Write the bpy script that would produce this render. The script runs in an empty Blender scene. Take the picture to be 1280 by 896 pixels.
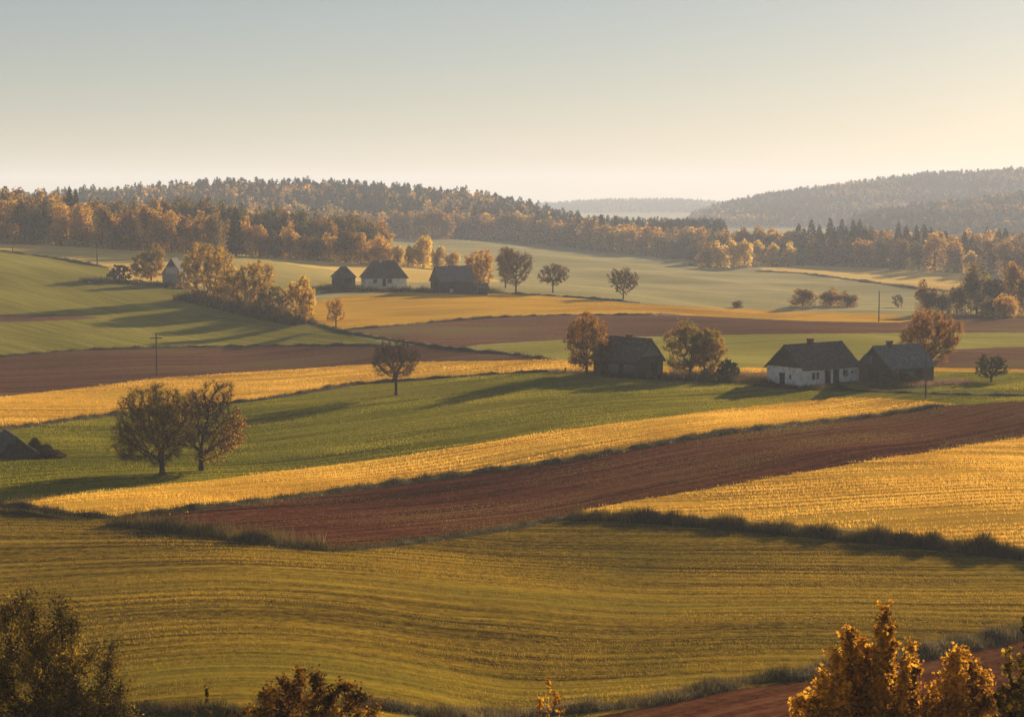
import bpy, math, random
import numpy as np
from mathutils import Vector
from mathutils.geometry import delaunay_2d_cdt

C = bpy.context.scene.collection
SC = bpy.context.scene
rng = np.random.default_rng(7)
R = math.radians

# ------------------------------------------------------------------ camera geometry
F = 2389.0                      # focal length in photo pixels (1280 wide)
HOR = 250.0
PITCH = math.atan((448 - HOR) / F)
cp, sp = math.cos(PITCH), math.sin(PITCH)
SUN_AZ, SUN_EL = R(30.0), R(12.5)   # azimuth measured from the view axis towards the right

def ray(px, py):
    x = (np.asarray(px, float) - 640) / F
    y = (448 - np.asarray(py, float)) / F
    den = cp + y * sp
    return x / den, (-sp + y * cp) / den

def proj(p):
    x, y, z = p
    f = y * cp - z * sp
    u = y * sp + z * cp
    return 640 + F * x / f, 448 - F * u / f

# ------------------------------------------------------------------ terrain
CTRL = [
    (0, 896, 100), (640, 896, 103), (1280, 896, 107), (-300, 896, 99), (1600, 896, 109),
    (0, 760, 128), (640, 760, 129), (1280, 760, 133), (280, 705, 141), (500, 715, 140),
    (0, 650, 164), (640, 665, 163), (1280, 660, 168), (-300, 650, 162), (1600, 660, 170),
    (0, 600, 192), (640, 570, 214), (1280, 560, 217), (250, 590, 199),
    (0, 510, 258), (640, 490, 279), (1280, 500, 268), (-300, 510, 255), (1600, 500, 270),
    (0, 450, 335), (640, 445, 350), (960, 470, 309), (1280, 450, 350), (760, 468, 306), (1100, 478, 299),
    (0, 400, 410), (300, 405, 420), (640, 395, 440), (1000, 402, 450), (1280, 402, 476), (-300, 400, 400),
    (0, 345, 500), (250, 372, 480), (470, 362, 520), (620, 366, 520), (780, 376, 520), (1000, 391, 536),
    (1280, 394, 560), (-300, 330, 500), (1600, 398, 560), (900, 386, 548),
    (0, 305, 640), (200, 314, 640), (380, 325, 640), (500, 334, 655), (-300, 295, 640), (570, 338, 660),
    (640, 345, 700), (850, 350, 730), (800, 330, 900), (1000, 334, 930), (1200, 346, 830), (1100, 370, 690),
    (620, 301, 1150), (480, 297, 1150), (780, 317, 1060), (560, 320, 900), (1600, 350, 830), (200, 290, 1150), (0, 290, 1150),
]
pts, zs = [], []
for px, py, d in CTRL:
    X, s = ray(px, py)
    pts.append((X * 4, math.log(d))); zs.append(s * d)
for X in (-0.5, -0.25, 0, 0.25, 0.5):
    for d, z in ((1.5, -1.7), (5, -3.2), (12, -6.2), (30, -13), (60, -20.5), (82, -25.2),
                 (1500, -33), (2200, -33), (4000, -33), (9500, -33)):
        pts.append((X * 4, math.log(d))); zs.append(z)
pts = np.array(pts); zs = np.array(zs)

def _k(r2):
    return np.where(r2 > 1e-12, 0.5 * r2 * np.log(np.maximum(r2, 1e-12)), 0.0)
_n = len(pts)
_d2 = ((pts[:, None] - pts[None]) ** 2).sum(-1)
_A = np.zeros((_n + 3, _n + 3)); _A[:_n, :_n] = _k(_d2) + 0.002 * np.eye(_n)
_A[:_n, _n] = 1; _A[:_n, _n + 1:] = pts; _A[_n, :_n] = 1; _A[_n + 1:, :_n] = pts.T
_w = np.linalg.solve(_A, np.concatenate([zs, [0, 0, 0]]))

def sstep(a, b, x):
    t = np.clip((x - a) / (b - a), 0, 1)
    return t * t * (3 - 2 * t)

_rs = random.Random(3)
SINES = [(_rs.uniform(0, 6.28), _rs.uniform(0, 6.28), wl, amp) for wl, amp in
         ((90, .35), (70, .30), (47, .16), (33, .09), (24, .05), (17, .03), (12, .018))]

# hills: (rise start d, crest d, far foot d, tree height, [(px of tree tops, py)])
HILLS = {
    'ridge': (1130, 1480, 2000, 17, [(-300, 244), (0, 239), (100, 237), (200, 229), (290, 224), (420, 227), (500, 232), (600, 240),
                                     (650, 250), (700, 264), (760, 277), (830, 288), (900, 300), (1000, 320)]),
    'near': (1600, 2000, 2350, 14, [(980, 330), (1020, 288), (1050, 274), (1100, 262), (1180, 249), (1280, 238), (1400, 231), (1600, 228)]),
    'high': (2150, 2800, 3300, 14, [(740, 330), (800, 292), (840, 272), (900, 254), (960, 241), (1060, 227), (1160, 216), (1280, 209), (1400, 206), (1600, 206)]),
    'far': (3900, 4700, 5600, 12, [(-400, 254), (0, 254), (560, 256), (640, 255), (700, 252), (760, 248), (850, 248), (920, 252), (1000, 256), (1300, 256), (1700, 254)]),
}
HP = {}
for k, (a, b, c, th, prof) in HILLS.items():
    Xs = [ray(px, py)[0] for px, py in prof]
    zc = [ray(px, py)[1] * b - th for px, py in prof]
    HP[k] = (a, b, c, np.array(Xs), np.array(zc))

_GX = np.linspace(-1, 1, 401); _GL = np.linspace(math.log(1.3), math.log(9600), 1200)
def _tps():
    a, b = np.meshgrid(np.clip(_GX, -.55, .55) * 4, _GL, indexing='ij'); q = np.stack([a.ravel(), b.ravel()], 1); out = np.empty(len(q))
    for i in range(0, len(q), 20000):
        qq = q[i:i + 20000]; r2 = ((qq[:, None] - pts[None]) ** 2).sum(-1)
        out[i:i + 20000] = _k(r2) @ _w[:_n] + _w[_n] + qq @ _w[_n + 1:]
    return out.reshape(a.shape)
_GZ = _tps()
def Zt(X, d):
    X = np.atleast_1d(np.asarray(X, float)); d = np.atleast_1d(np.asarray(d, float))
    X, d = np.broadcast_arrays(X, d)
    sh = X.shape; Xf = X.ravel(); df = d.ravel()
    u = np.clip((Xf + 1) / 2 * 400, 0, 399.999); v = np.clip((np.log(df) - _GL[0]) / (_GL[1] - _GL[0]), 0, 1198.999)
    i = u.astype(int); j = v.astype(int); fu = u - i; fv = v - j
    out = (_GZ[i, j] * (1 - fu) + _GZ[i + 1, j] * fu) * (1 - fv) + (_GZ[i, j + 1] * (1 - fu) + _GZ[i + 1, j + 1] * fu) * fv
    out = np.where(df > 1500, out * (1 - sstep(1500, 2200, df)) - 33 * sstep(1500, 2200, df), out)
    for a, b, c, Xs, zc in HP.values():
        crest = np.interp(Xf, Xs, zc)
        w = sstep(a, b, df) * (1 - sstep(b, c, df))
        out = out + np.maximum(crest - (out * 0 - 33 if a > 1500 else out), 0) * w
    wx, wy = Xf * df, df
    und = np.zeros(len(df))
    for ph, th, wl, amp in SINES:
        und += amp * np.sin(2 * math.pi * (wx * math.cos(th) + wy * math.sin(th)) / wl + ph)
    und *= sstep(90, 120, df) * (0.8 + 0.5 * sstep(300, 800, df))
    # keep the farmyards level
    return (out + und).reshape(sh)

_DG = np.exp(np.linspace(math.log(92), math.log(9000), 2600))
def ground(px, py):
    """first point where the sight line of a photo pixel meets the terrain"""
    X, s = ray(px, py)
    z = Zt(np.full_like(_DG, X), _DG)
    below = s * _DG <= z
    if not below.any():
        return (X * 9000, 9000.0, -33.0)
    i = int(np.argmax(below))
    if i == 0:
        d = _DG[0] * 1.0
    else:
        a0 = s * _DG[i - 1] - z[i - 1]; a1 = s * _DG[i] - z[i]
        t = a0 / (a0 - a1); d = _DG[i - 1] + t * (_DG[i] - _DG[i - 1])
    return (float(X * d), float(d), float(Zt(X, d)[0]))
def zat(x, y):
    return Zt(np.asarray(x, float) / np.asarray(y, float), y)
def zat1(x, y):
    return float(zat(x, y)[0])

# ------------------------------------------------------------------ mesh helpers
def mesh_np(name, parts, mats, smooth=False, matidx=None):
    """parts: list of (verts Nx3, faces Mxk) arrays"""
    V = []; L = []; ls = []; MI = []; off = 0; lo = 0
    for i, (v, f) in enumerate(parts):
        v = np.asarray(v, np.float32); f = np.asarray(f, np.int64)
        if len(f) == 0: continue
        V.append(v); L.append((f + off).ravel())
        ls.append(lo + np.arange(len(f)) * f.shape[1]); lo += f.size
        MI.append(np.full(len(f), 0 if matidx is None else matidx[i]))
        off += len(v)
    if not V: V = [np.zeros((3, 3))]; L = [np.array([0, 1, 2])]; ls = [np.array([0])]; MI = [np.array([0])]
    V = np.concatenate(V); L = np.concatenate(L); ls = np.concatenate(ls); MI = np.concatenate(MI)
    me = bpy.data.meshes.new(name)
    me.vertices.add(len(V)); me.vertices.foreach_set('co', V.astype(np.float32).ravel())
    me.loops.add(len(L)); me.loops.foreach_set('vertex_index', L.astype(np.int32))
    me.polygons.add(len(ls)); me.polygons.foreach_set('loop_start', ls.astype(np.int32))
    me.polygons.foreach_set('material_index', MI.astype(np.int32))
    me.polygons.foreach_set('use_smooth', np.full(len(ls), smooth))
    for m in (mats if isinstance(mats, (list, tuple)) else [mats]): me.materials.append(m)
    me.update(calc_edges=True); me.validate()
    return me

def link(name, me, parent=None, loc=None):
    o = bpy.data.objects.new(name, me); C.objects.link(o)
    if parent: o.parent = parent
    if loc is not None: o.location = loc
    return o
def tag(o, label=None, cat=None, group=None, kind=None):
    if label: o['label'] = label
    if cat: o['category'] = cat
    if group: o['group'] = group
    if kind: o['kind'] = kind
    return o
def empty(name, loc, rz=0):
    o = bpy.data.objects.new(name, None); C.objects.link(o)
    o.location = loc; o.rotation_euler = (0, 0, rz); o.empty_display_size = .5
    return o
def copy_thing(o, loc, rz=0, scale=(1, 1, 1)):
    c = o.copy(); C.objects.link(c); c.location = loc; c.rotation_euler = (0, 0, rz); c.scale = scale
    for ch in o.children:
        k = ch.copy(); C.objects.link(k); k.parent = c
    return c

def box(x0, x1, y0, y1, z0, z1):
    v = np.array([(x, y, z) for z in (z0, z1) for y in (y0, y1) for x in (x0, x1)], float)
    f = np.array([(0, 2, 3, 1), (4, 5, 7, 6), (0, 1, 5, 4), (2, 6, 7, 3), (0, 4, 6, 2), (1, 3, 7, 5)])
    return v, f
def tubes(A, B, ra, rb, n=5):
    """tapered open tubes from A to B (arrays)"""
    A = np.asarray(A, float); B = np.asarray(B, float); m = len(A)
    ra = np.broadcast_to(ra, m); rb = np.broadcast_to(rb, m)
    D = B - A; D /= np.maximum(np.linalg.norm(D, axis=1, keepdims=True), 1e-9)
    ref = np.where(np.abs(D[:, 2:3]) > .9, np.array([[1., 0, 0]]), np.array([[0, 0, 1.]]))
    U = np.cross(D, ref); U /= np.linalg.norm(U, axis=1, keepdims=True); W = np.cross(D, U)
    t = np.arange(n) * 2 * math.pi / n
    ring = U[:, None] * np.cos(t)[None, :, None] + W[:, None] * np.sin(t)[None, :, None]
    V = np.concatenate([A[:, None] + ring * ra[:, None, None], B[:, None] + ring * rb[:, None, None]], 1).reshape(-1, 3)
    i = np.arange(n); j = (i + 1) % n
    f = np.stack([i, j, j + n, i + n], 1)[None] + (np.arange(m) * 2 * n)[:, None, None]
    return V, f.reshape(-1, 4)
def rnd_dirs(n, r=rng):
    v = r.normal(size=(n, 3)); return v / np.linalg.norm(v, axis=1, keepdims=True)
def leaves(P, size, r=rng, asp=0.6, droop=0.0):
    """rhombic leaf quads, random orientation"""
    n = len(P)
    size = np.broadcast_to(size, n) * r.uniform(.5, 1.5, n)
    a = rnd_dirs(n, r)
    if droop: a[:, 2] -= droop; a /= np.linalg.norm(a, axis=1, keepdims=True)
    b = np.cross(a, rnd_dirs(n, r)); b /= np.maximum(np.linalg.norm(b, axis=1, keepdims=True), 1e-6)
    a = a * size[:, None] * .5; b = b * size[:, None] * .5 * asp
    c = np.cross(a, b); c /= np.maximum(np.linalg.norm(c, axis=1, keepdims=True), 1e-9); c *= size[:, None] * .12
    V = np.stack([P - a, P + b + c, P + a, P - b + c], 1).reshape(-1, 3)
    return V, np.arange(4 * n).reshape(n, 4)
def blades(P, h, w, r=rng, lean=.35):
    """narrow upright grass triangles rooted at P"""
    n = len(P)
    h = np.broadcast_to(h, n) * r.uniform(.6, 1.3, n); w = np.broadcast_to(w, n)
    t = r.uniform(0, 2 * math.pi, n)
    s = np.stack([np.cos(t), np.sin(t), np.zeros(n)], 1) * w[:, None] * .5
    top = P + np.stack([r.normal(0, lean, n) * h, r.normal(0, lean, n) * h, h], 1)
    base = P - np.array([0, 0, .02])
    V = np.stack([base - s, base + s, top], 1).reshape(-1, 3)
    return V, np.arange(3 * n).reshape(n, 3)

# ------------------------------------------------------------------ materials
def new_mat(name):
    m = bpy.data.materials.new(name); m.use_nodes = True
    nt = m.node_tree; nt.nodes.clear()
    return m, nt, nt.nodes, nt.links
def N(nodes, t, **kw):
    n = nodes.new(t)
    for k, v in kw.items():
        if hasattr(n, k): setattr(n, k, v)
        else: n.inputs[k].default_value = v
    return n
def ramp(nodes, stops):
    r = nodes.new('ShaderNodeValToRGB'); e = r.color_ramp.elements
    while len(e) < len(stops): e.new(0.5)
    for k, (p, c) in enumerate(stops):
        e[k].position = p; e[k].color = (*c, 1)
    return r

def leaf_mat(name, cols, trans=.5, patch=.5, rough=.6, objvar=.0, hue=1.0):
    """foliage: colours differ from leaf to leaf and from clump to clump"""
    m, nt, ns, ls = new_mat(name)
    tc = N(ns, 'ShaderNodeTexCoord'); no = N(ns, 'ShaderNodeTexNoise', Scale=patch, Detail=2.0)
    ls.new(tc.outputs['Object'], no.inputs['Vector'])
    geo = N(ns, 'ShaderNodeNewGeometry'); oi = N(ns, 'ShaderNodeObjectInfo')
    mx = N(ns, 'ShaderNodeMath', operation='MULTIPLY_ADD'); mx.inputs[1].default_value = .55
    ls.new(geo.outputs['Random Per Island'], mx.inputs[0])
    s2 = N(ns, 'ShaderNodeMath', operation='MULTIPLY_ADD'); s2.inputs[1].default_value = 1.7; s2.inputs[2].default_value = -.62 - (.12 if objvar > .5 else 0)
    ls.new(no.outputs['Fac'], s2.inputs[0])
    s3 = N(ns, 'ShaderNodeMath', operation='MULTIPLY_ADD'); s3.inputs[1].default_value = objvar
    ls.new(oi.outputs['Random'], s3.inputs[0]); ls.new(s2.outputs[0], s3.inputs[2])
    ls.new(s3.outputs[0], mx.inputs[2])
    if hue != 1: cols = [(c[0], c[1] * hue, c[2]) for c in cols]
    n = len(cols); rp = ramp(ns, [(0.05 + .9 * i / (n - 1), c) for i, c in enumerate(cols)])
    ls.new(mx.outputs[0], rp.inputs['Fac'])
    di = N(ns, 'ShaderNodeBsdfDiffuse'); tr = N(ns, 'ShaderNodeBsdfTranslucent'); mi = N(ns, 'ShaderNodeMixShader')
    mi.inputs[0].default_value = trans
    ls.new(rp.outputs[0], di.inputs[0]); ls.new(rp.outputs[0], tr.inputs[0])
    ls.new(di.outputs[0], mi.inputs[1]); ls.new(tr.outputs[0], mi.inputs[2])
    out = N(ns, 'ShaderNodeOutputMaterial'); ls.new(mi.outputs[0], out.inputs[0])
    return m

def rough_mat(name, cols, scale=2.0, stretch=(1, 1, 1), bump=.4, bdist=.05, rough=.9, detail=6.0, rot=0.0, rows=None):
    m, nt, ns, ls = new_mat(name)
    tc = N(ns, 'ShaderNodeTexCoord'); mp = N(ns, 'ShaderNodeMapping')
    mp.inputs['Rotation'].default_value = (0, 0, rot); mp.inputs['Scale'].default_value = stretch
    ls.new(tc.outputs['Object'], mp.inputs['Vector'])
    no = N(ns, 'ShaderNodeTexNoise', Scale=scale, Detail=detail, Roughness=.65)
    ls.new(mp.outputs[0], no.inputs['Vector'])
    n = len(cols); rp = ramp(ns, [(0.28 + .44 * i / (n - 1), c) for i, c in enumerate(cols)])
    ls.new(no.outputs['Fac'], rp.inputs['Fac'])
    pb = N(ns, 'ShaderNodeBsdfPrincipled', Roughness=rough); pb.inputs['Specular IOR Level'].default_value = .03
    ls.new(rp.outputs[0], pb.inputs['Base Color'])
    h = no.outputs['Fac']
    if rows:
        wv = N(ns, 'ShaderNodeTexWave', Scale=rows, Distortion=1.0); wv.bands_direction = 'X'
        ls.new(tc.outputs['Object'], wv.inputs['Vector'])
        ad = N(ns, 'ShaderNodeMath', operation='ADD'); ls.new(wv.outputs['Fac'], ad.inputs[0]); ls.new(no.outputs['Fac'], ad.inputs[1]); h = ad.outputs[0]
    bp = N(ns, 'ShaderNodeBump', Strength=bump, Distance=bdist)
    ls.new(h, bp.inputs['Height']); ls.new(bp.outputs[0], pb.inputs['Normal'])
    out = N(ns, 'ShaderNodeOutputMaterial'); ls.new(pb.outputs[0], out.inputs[0])
    return m

def field_mat(name, cols, rot, bump=.6, tram=12.0, tramc=None, patch=None, dist=.12, rowf=.8):
    """field surface: streaks along the rows, fine speckle, wheel tracks and broad patches of another crop colour"""
    m, nt, ns, ls = new_mat(name)
    tc = N(ns, 'ShaderNodeTexCoord'); mp = N(ns, 'ShaderNodeMapping', vector_type='TEXTURE')
    mp.inputs['Rotation'].default_value = (0, 0, rot)
    ls.new(tc.outputs['Object'], mp.inputs['Vector'])
    def noise(sx, sy, scale, detail=4.0, rg=.6, dst=0.0):
        q = N(ns, 'ShaderNodeMapping'); q.inputs['Scale'].default_value = (sx, sy, .1)
        ls.new(mp.outputs[0], q.inputs['Vector'])
        n_ = N(ns, 'ShaderNodeTexNoise', Scale=scale, Detail=detail, Roughness=rg, Distortion=dst)
        ls.new(q.outputs[0], n_.inputs['Vector']); return n_.outputs['Fac']
    a = noise(.035, 1, rowf, 5.0, .7, .08)        # streaks along the rows
    b = noise(1, 1, 1.6, 6.0, .75)             # speckle
    c = noise(.35, 1, .035, 3.0, .5)           # broad patches
    def madd(x, k, y):
        q = N(ns, 'ShaderNodeMath', operation='MULTIPLY_ADD'); ls.new(x, q.inputs[0]); q.inputs[1].default_value = k
        if isinstance(y, float): q.inputs[2].default_value = y
        else: ls.new(y, q.inputs[2])
        return q.outputs[0]
    f = madd(a, 1.0, madd(b, .85, madd(c, .8, -.86)))
    n = len(cols); rp = ramp(ns, [(0.26 + .48 * i / (n - 1), cc) for i, cc in enumerate(cols)])
    ls.new(f, rp.inputs['Fac'])
    col = rp.outputs[0]
    def mixc(fac, c0, c1):
        q = N(ns, 'ShaderNodeMix', data_type='RGBA')
        ls.new(fac, q.inputs['Factor']); ls.new(c0, q.inputs['A'])
        q.inputs['B'].default_value = (*c1, 1); return q.outputs['Result']
    if patch:
        pr = ramp(ns, [(.52, (0, 0, 0)), (.68, (1, 1, 1))]); ls.new(madd(c, .7, madd(b, .3, 0.0)), pr.inputs['Fac'])
        col = mixc(pr.outputs[0], col, patch)
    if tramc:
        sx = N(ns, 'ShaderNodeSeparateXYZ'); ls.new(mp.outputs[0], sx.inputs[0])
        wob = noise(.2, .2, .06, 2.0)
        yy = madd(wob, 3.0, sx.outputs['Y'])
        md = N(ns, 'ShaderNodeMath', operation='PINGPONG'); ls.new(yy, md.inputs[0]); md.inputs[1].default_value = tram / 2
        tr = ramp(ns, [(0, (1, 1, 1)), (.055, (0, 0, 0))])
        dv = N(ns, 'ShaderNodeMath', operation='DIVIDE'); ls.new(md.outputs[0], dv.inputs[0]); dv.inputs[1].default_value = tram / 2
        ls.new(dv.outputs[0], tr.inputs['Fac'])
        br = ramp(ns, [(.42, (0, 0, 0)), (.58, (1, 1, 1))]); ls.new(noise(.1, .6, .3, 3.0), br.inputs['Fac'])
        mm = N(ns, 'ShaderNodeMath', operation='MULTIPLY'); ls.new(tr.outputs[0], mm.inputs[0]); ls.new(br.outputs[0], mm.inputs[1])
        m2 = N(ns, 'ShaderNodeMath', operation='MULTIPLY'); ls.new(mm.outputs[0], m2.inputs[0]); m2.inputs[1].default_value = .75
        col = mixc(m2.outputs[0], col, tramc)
    pb = N(ns, 'ShaderNodeBsdfDiffuse', Roughness=.2)
    ls.new(col, pb.inputs['Color'])
    bp = N(ns, 'ShaderNodeBump', Strength=bump, Distance=dist)
    ls.new(madd(a, 1.2, b), bp.inputs['Height']); ls.new(bp.outputs[0], pb.inputs['Normal'])
    out = N(ns, 'ShaderNodeOutputMaterial'); ls.new(pb.outputs[0], out.inputs[0])
    return m

# ------------------------------------------------------------------ fields (outlines read off the photo, laid on the terrain)
def rowang(p, q):
    a = ground(*p); b = ground(*q); return math.atan2(b[1] - a[1], b[0] - a[0])
GOLD = [(.27, .13, .012), (.64, .345, .034), (.84, .48, .06)]
GOLD2 = [(.52, .32, .07), (.74, .48, .13), (.84, .58, .2)]
GREEN = [(.06, .058, .004), (.175, .152, .009), (.34, .265, .016)]
BROWN = [(.024, .008, .003), (.095, .028, .011), (.20, .072, .032)]
BROWN2 = [(.08, .036, .018), (.16, .078, .042), (.24, .125, .072)]
FRONT = [(.055, .034, .003), (.22, .135, .010), (.48, .29, .022)]
FIELDS = [
 # name, label, material key, row direction pixels, outline
 ('stubble_field', 'pale stubble field in the valley below the dark wood', GOLD2, ((1000, 345), (1150, 352)),
  [(950, 337), (985, 331), (1060, 333), (1200, 342), (1230, 350), (1190, 366), (1140, 361), (1080, 352)]),
 ('stubble_field', 'golden stubble field along the foot of the left wood', GOLD2, ((100, 316), (400, 332)),
  [(-60, 303), (0, 304), (100, 309), (200, 315), (290, 320), (400, 327), (520, 336), (590, 342), (625, 352), (520, 353), (440, 352), (230, 358), (160, 352), (130, 345), (60, 336), (-60, 330)]),
 ('meadow', 'thin strip of tan green meadow below the stubble', [(.34, .26, .06), (.46, .35, .10), (.56, .43, .15)], ((330, 330), (400, 345)),
  [(230, 322), (320, 322.5), (380, 333), (425, 339.5), (430, 353), (400, 368), (330, 360), (230, 352)]),
 ('meadow', 'green hillside pasture at the left', [(.14, .125, .018), (.23, .195, .03), (.33, .27, .05)], ((60, 345), (250, 390)),
  [(-60, 308), (0, 314), (60, 322), (135, 335), (150, 349), (210, 354), (300, 372), (385, 392), (420, 411), (440, 420), (480, 432), (200, 436), (0, 446), (-60, 450)]),
 ('ploughed_field', 'narrow reddish strip of bare soil across the left pasture', BROWN2, ((0, 398), (100, 397)),
  [(-60, 394), (0, 393), (60, 392.5), (130, 397), (60, 401), (0, 403), (-60, 405)]),
 ('stubble_field', 'golden stubble field in front of the far farmstead', GOLD, ((500, 385), (900, 390)),
  [(375, 392), (392, 377), (430, 370), (520, 365), (640, 367), (720, 373), (800, 380), (900, 385), (1000, 389), (1100, 392), (1145, 398), (1145, 405), (1000, 401), (850, 394), (700, 394), (600, 398), (500, 407), (430, 412), (400, 404)]),
 ('ploughed_field', 'grey brown ploughed field in mid distance', BROWN2, ((600, 410), (1000, 408)),
  [(430, 412), (500, 407), (600, 398), (700, 394), (850, 394), (1000, 401), (1125, 403), (1175, 394), (1340, 398), (1340, 420), (1200, 417), (1000, 417), (800, 421), (700, 425), (600, 431), (560, 436), (500, 426)]),
 ('meadow', 'yellow green strip behind the farmhouses', [(.20, .18, .03), (.31, .265, .05), (.41, .345, .08)], ((700, 435), (1100, 430)),
  [(575, 436), (600, 431.5), (700, 425.5), (800, 421.5), (1000, 417), (1340, 418), (1340, 466), (900, 462), (760, 458), (690, 450), (640, 442)]),
 ('ploughed_field', 'tan ploughed field behind the small round tree at the right', BROWN2, ((1200, 445), (1280, 445)),
  [(1190, 437), (1340, 434), (1340, 463), (1165, 460)]),
 ('stubble_field', 'thin golden strip below the tan field at the right', GOLD, ((1200, 462), (1280, 465)),
  [(1150, 459), (1340, 463), (1340, 467), (1150, 464)]),
 ('ploughed_field', 'brown ploughed field crossing below the left pasture', [(.06, .026, .014), (.12, .055, .03), (.17, .083, .046)], ((100, 460), (400, 445)),
  [(-60, 452), (0, 446), (100, 438), (200, 435), (350, 432), (480, 432), (530, 431), (600, 439), (700, 450), (640, 451), (500, 453), (330, 464), (200, 473), (100, 485), (0, 496), (-60, 503)]),
 ('stubble_field', 'long golden strip curving behind the bare tree', GOLD, ((200, 490), (500, 465)),
  [(-60, 503), (0, 496), (100, 485), (200, 473), (330, 464), (500, 453), (640, 450.5), (700, 449), (760, 457), (900, 459), (975, 461), (975, 466), (800, 465), (700, 463), (600, 469), (450, 481), (320, 500), (100, 524), (0, 538), (-60, 546)]),
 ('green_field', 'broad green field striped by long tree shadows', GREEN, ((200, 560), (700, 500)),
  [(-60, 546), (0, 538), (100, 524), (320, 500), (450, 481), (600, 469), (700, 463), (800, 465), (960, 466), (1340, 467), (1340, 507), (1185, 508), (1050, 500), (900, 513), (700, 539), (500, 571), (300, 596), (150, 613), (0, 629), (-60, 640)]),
 ('stubble_field', 'long golden strip above the red ploughed field', GOLD, ((300, 610), (800, 540)),
  [(0, 627), (150, 612), (300, 595), (500, 570), (700, 538), (900, 512), (1050, 497.5), (1130, 499), (1190, 505), (1100, 519), (900, 542), (700, 576), (500, 604), (300, 630), (160, 646), (90, 643)]),
 ('ploughed_field', 'long red brown ploughed field across the middle', BROWN, ((400, 640), (900, 570)),
  [(146, 648), (190, 643), (300, 630), (500, 604), (700, 576), (900, 542), (1100, 519), (1190, 507), (1340, 500), (1340, 542), (1280, 549), (1100, 575), (900, 609), (750, 634), (715, 648), (620, 662), (500, 679), (430, 687), (300, 674)]),
 ('stubble_field', 'glowing golden field at the right above the dark bank', GOLD, ((850, 620), (1250, 600)),
  [(725, 641), (750, 633), (900, 608), (1100, 574), (1280, 547), (1340, 540), (1340, 690), (1280, 685), (1100, 665), (900, 648), (780, 640)]),
 ('stubble_field', 'wide olive gold field filling the foreground', FRONT, ((200, 760), (1200, 800)),
  [(-60, 628), (0, 630), (90, 643), (150, 650), (200, 660), (300, 675), (430, 688), (500, 680), (620, 663), (715, 647), (780, 641), (900, 649), (1100, 666), (1280, 686), (1340, 692), (1340, 1000), (-60, 1000)]),
 ('ploughed_field', 'dark corner of ploughed soil at the bottom right', BROWN, ((900, 890), (1250, 820)),
  [(640, 925), (700, 903), (780, 889), (900, 864), (1000, 850), (1100, 831), (1200, 810), (1280, 788), (1340, 775), (1340, 1000), (660, 1000)]),
 ('track', 'pale farm track running down to the brown field', [(.30, .25, .14), (.40, .34, .2), (.46, .4, .26)], ((430, 413), (600, 438)),
  [(385, 400), (430, 412), (500, 424.5), (560, 432.5), (640, 440.5), (700, 447.5), (700, 449), (640, 442.2), (560, 434.4), (500, 426.6), (430, 414.3), (385, 402)]),
 ('track', 'faint farm track passing in front of the white farmhouse', [(.13, .12, .05), (.2, .17, .08), (.28, .23, .12)], ((1050, 489), (1280, 493)),
  [(1030, 487), (1150, 489), (1340, 491.5), (1340, 494), (1150, 491), (1030, 488.5)]),
]
SX = 3.0
def dense(poly, closed=True, step=9.0, jit=.0):
    out = []
    n = len(poly); rr = random.Random(int(poly[0][0] * 7 + poly[0][1]))
    for i in range(n if closed else n - 1):
        p0 = poly[(i - 1) % n] if (closed or i > 0) else poly[i]
        p1 = poly[i]; p2 = poly[(i + 1) % n]
        p3 = poly[(i + 2) % n] if (closed or i + 2 < n) else p2
        L = math.hypot(p2[0] - p1[0], p2[1] - p1[1]); k = max(1, int(L / step))
        for j in range(k):
            t = j / k
            q = []
            for a in (0, 1):
                m1 = (p2[a] - p0[a]) * .5; m2 = (p3[a] - p1[a]) * .5
                # limit tangents so that sharp corners stay
                s1 = p2[a] - p1[a]
                m1 = .5 * m1 + .5 * s1; m2 = .5 * m2 + .5 * s1
                q.append((2*t**3 - 3*t**2 + 1) * p1[a] + (t**3 - 2*t**2 + t) * m1 + (-2*t**3 + 3*t**2) * p2[a] + (t**3 - t**2) * m2)
            out.append((q[0], q[1] + rr.uniform(-jit, jit)))
    if not closed: out.append(poly[-1])
    return out
def near_ground(px, py):
    X, s = ray(px, py)
    if py > 900:   # below the frame: straight extrapolation on the near slope
        d = 100 - (py - 896) * .18; return (float(X * d), d, zat1(X * d, d))
    return ground(px, py)

P2 = []; E2 = []; polyP = []
for nm, lb, cols, rd, poly in FIELDS:
    jit = .25 if poly[0][1] < 520 else .5
    w = [near_ground(px, py) for px, py in dense(poly, jit=0 if nm == 'track' else jit)]
    q = [(x / y * SX, math.log(y)) for x, y, z in w]
    polyP.append(np.array(q)); b = len(P2)
    P2 += q; E2 += [(b + i, b + (i + 1) % len(q)) for i in range(len(q))]
g = []
lds = np.concatenate([np.linspace(math.log(1.5), math.log(85), 34)[:-1], np.arange(math.log(85), math.log(1100), .0125),
                      np.arange(math.log(1100), math.log(3400), .02), np.linspace(math.log(3400), math.log(9000), 30)])
xs_in = np.arange(-.33, .3301, .011); xs_out = np.array([-.95, -.75, -.6, -.5, -.42, -.37, .37, .42, .5, .6, .75, .95])
for i, ld in enumerate(lds):
    o = (i % 2) * .0055
    for X in xs_in: g.append(((X + o + rng.uniform(-.001, .001)) * SX, ld + rng.uniform(-.001, .001)))
    for X in xs_out: g.append((X * SX, ld))
P2 += g
vo, eo, fo, ov, oe, of = delaunay_2d_cdt([Vector(p) for p in P2], E2, [], 0, 1e-6)
V2 = np.array([(v[0], v[1]) for v in vo]); T = np.array([tuple(f) for f in fo if len(f) == 3])
e1 = V2[T[:, 1]] - V2[T[:, 0]]; e2 = V2[T[:, 2]] - V2[T[:, 0]]
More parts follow.
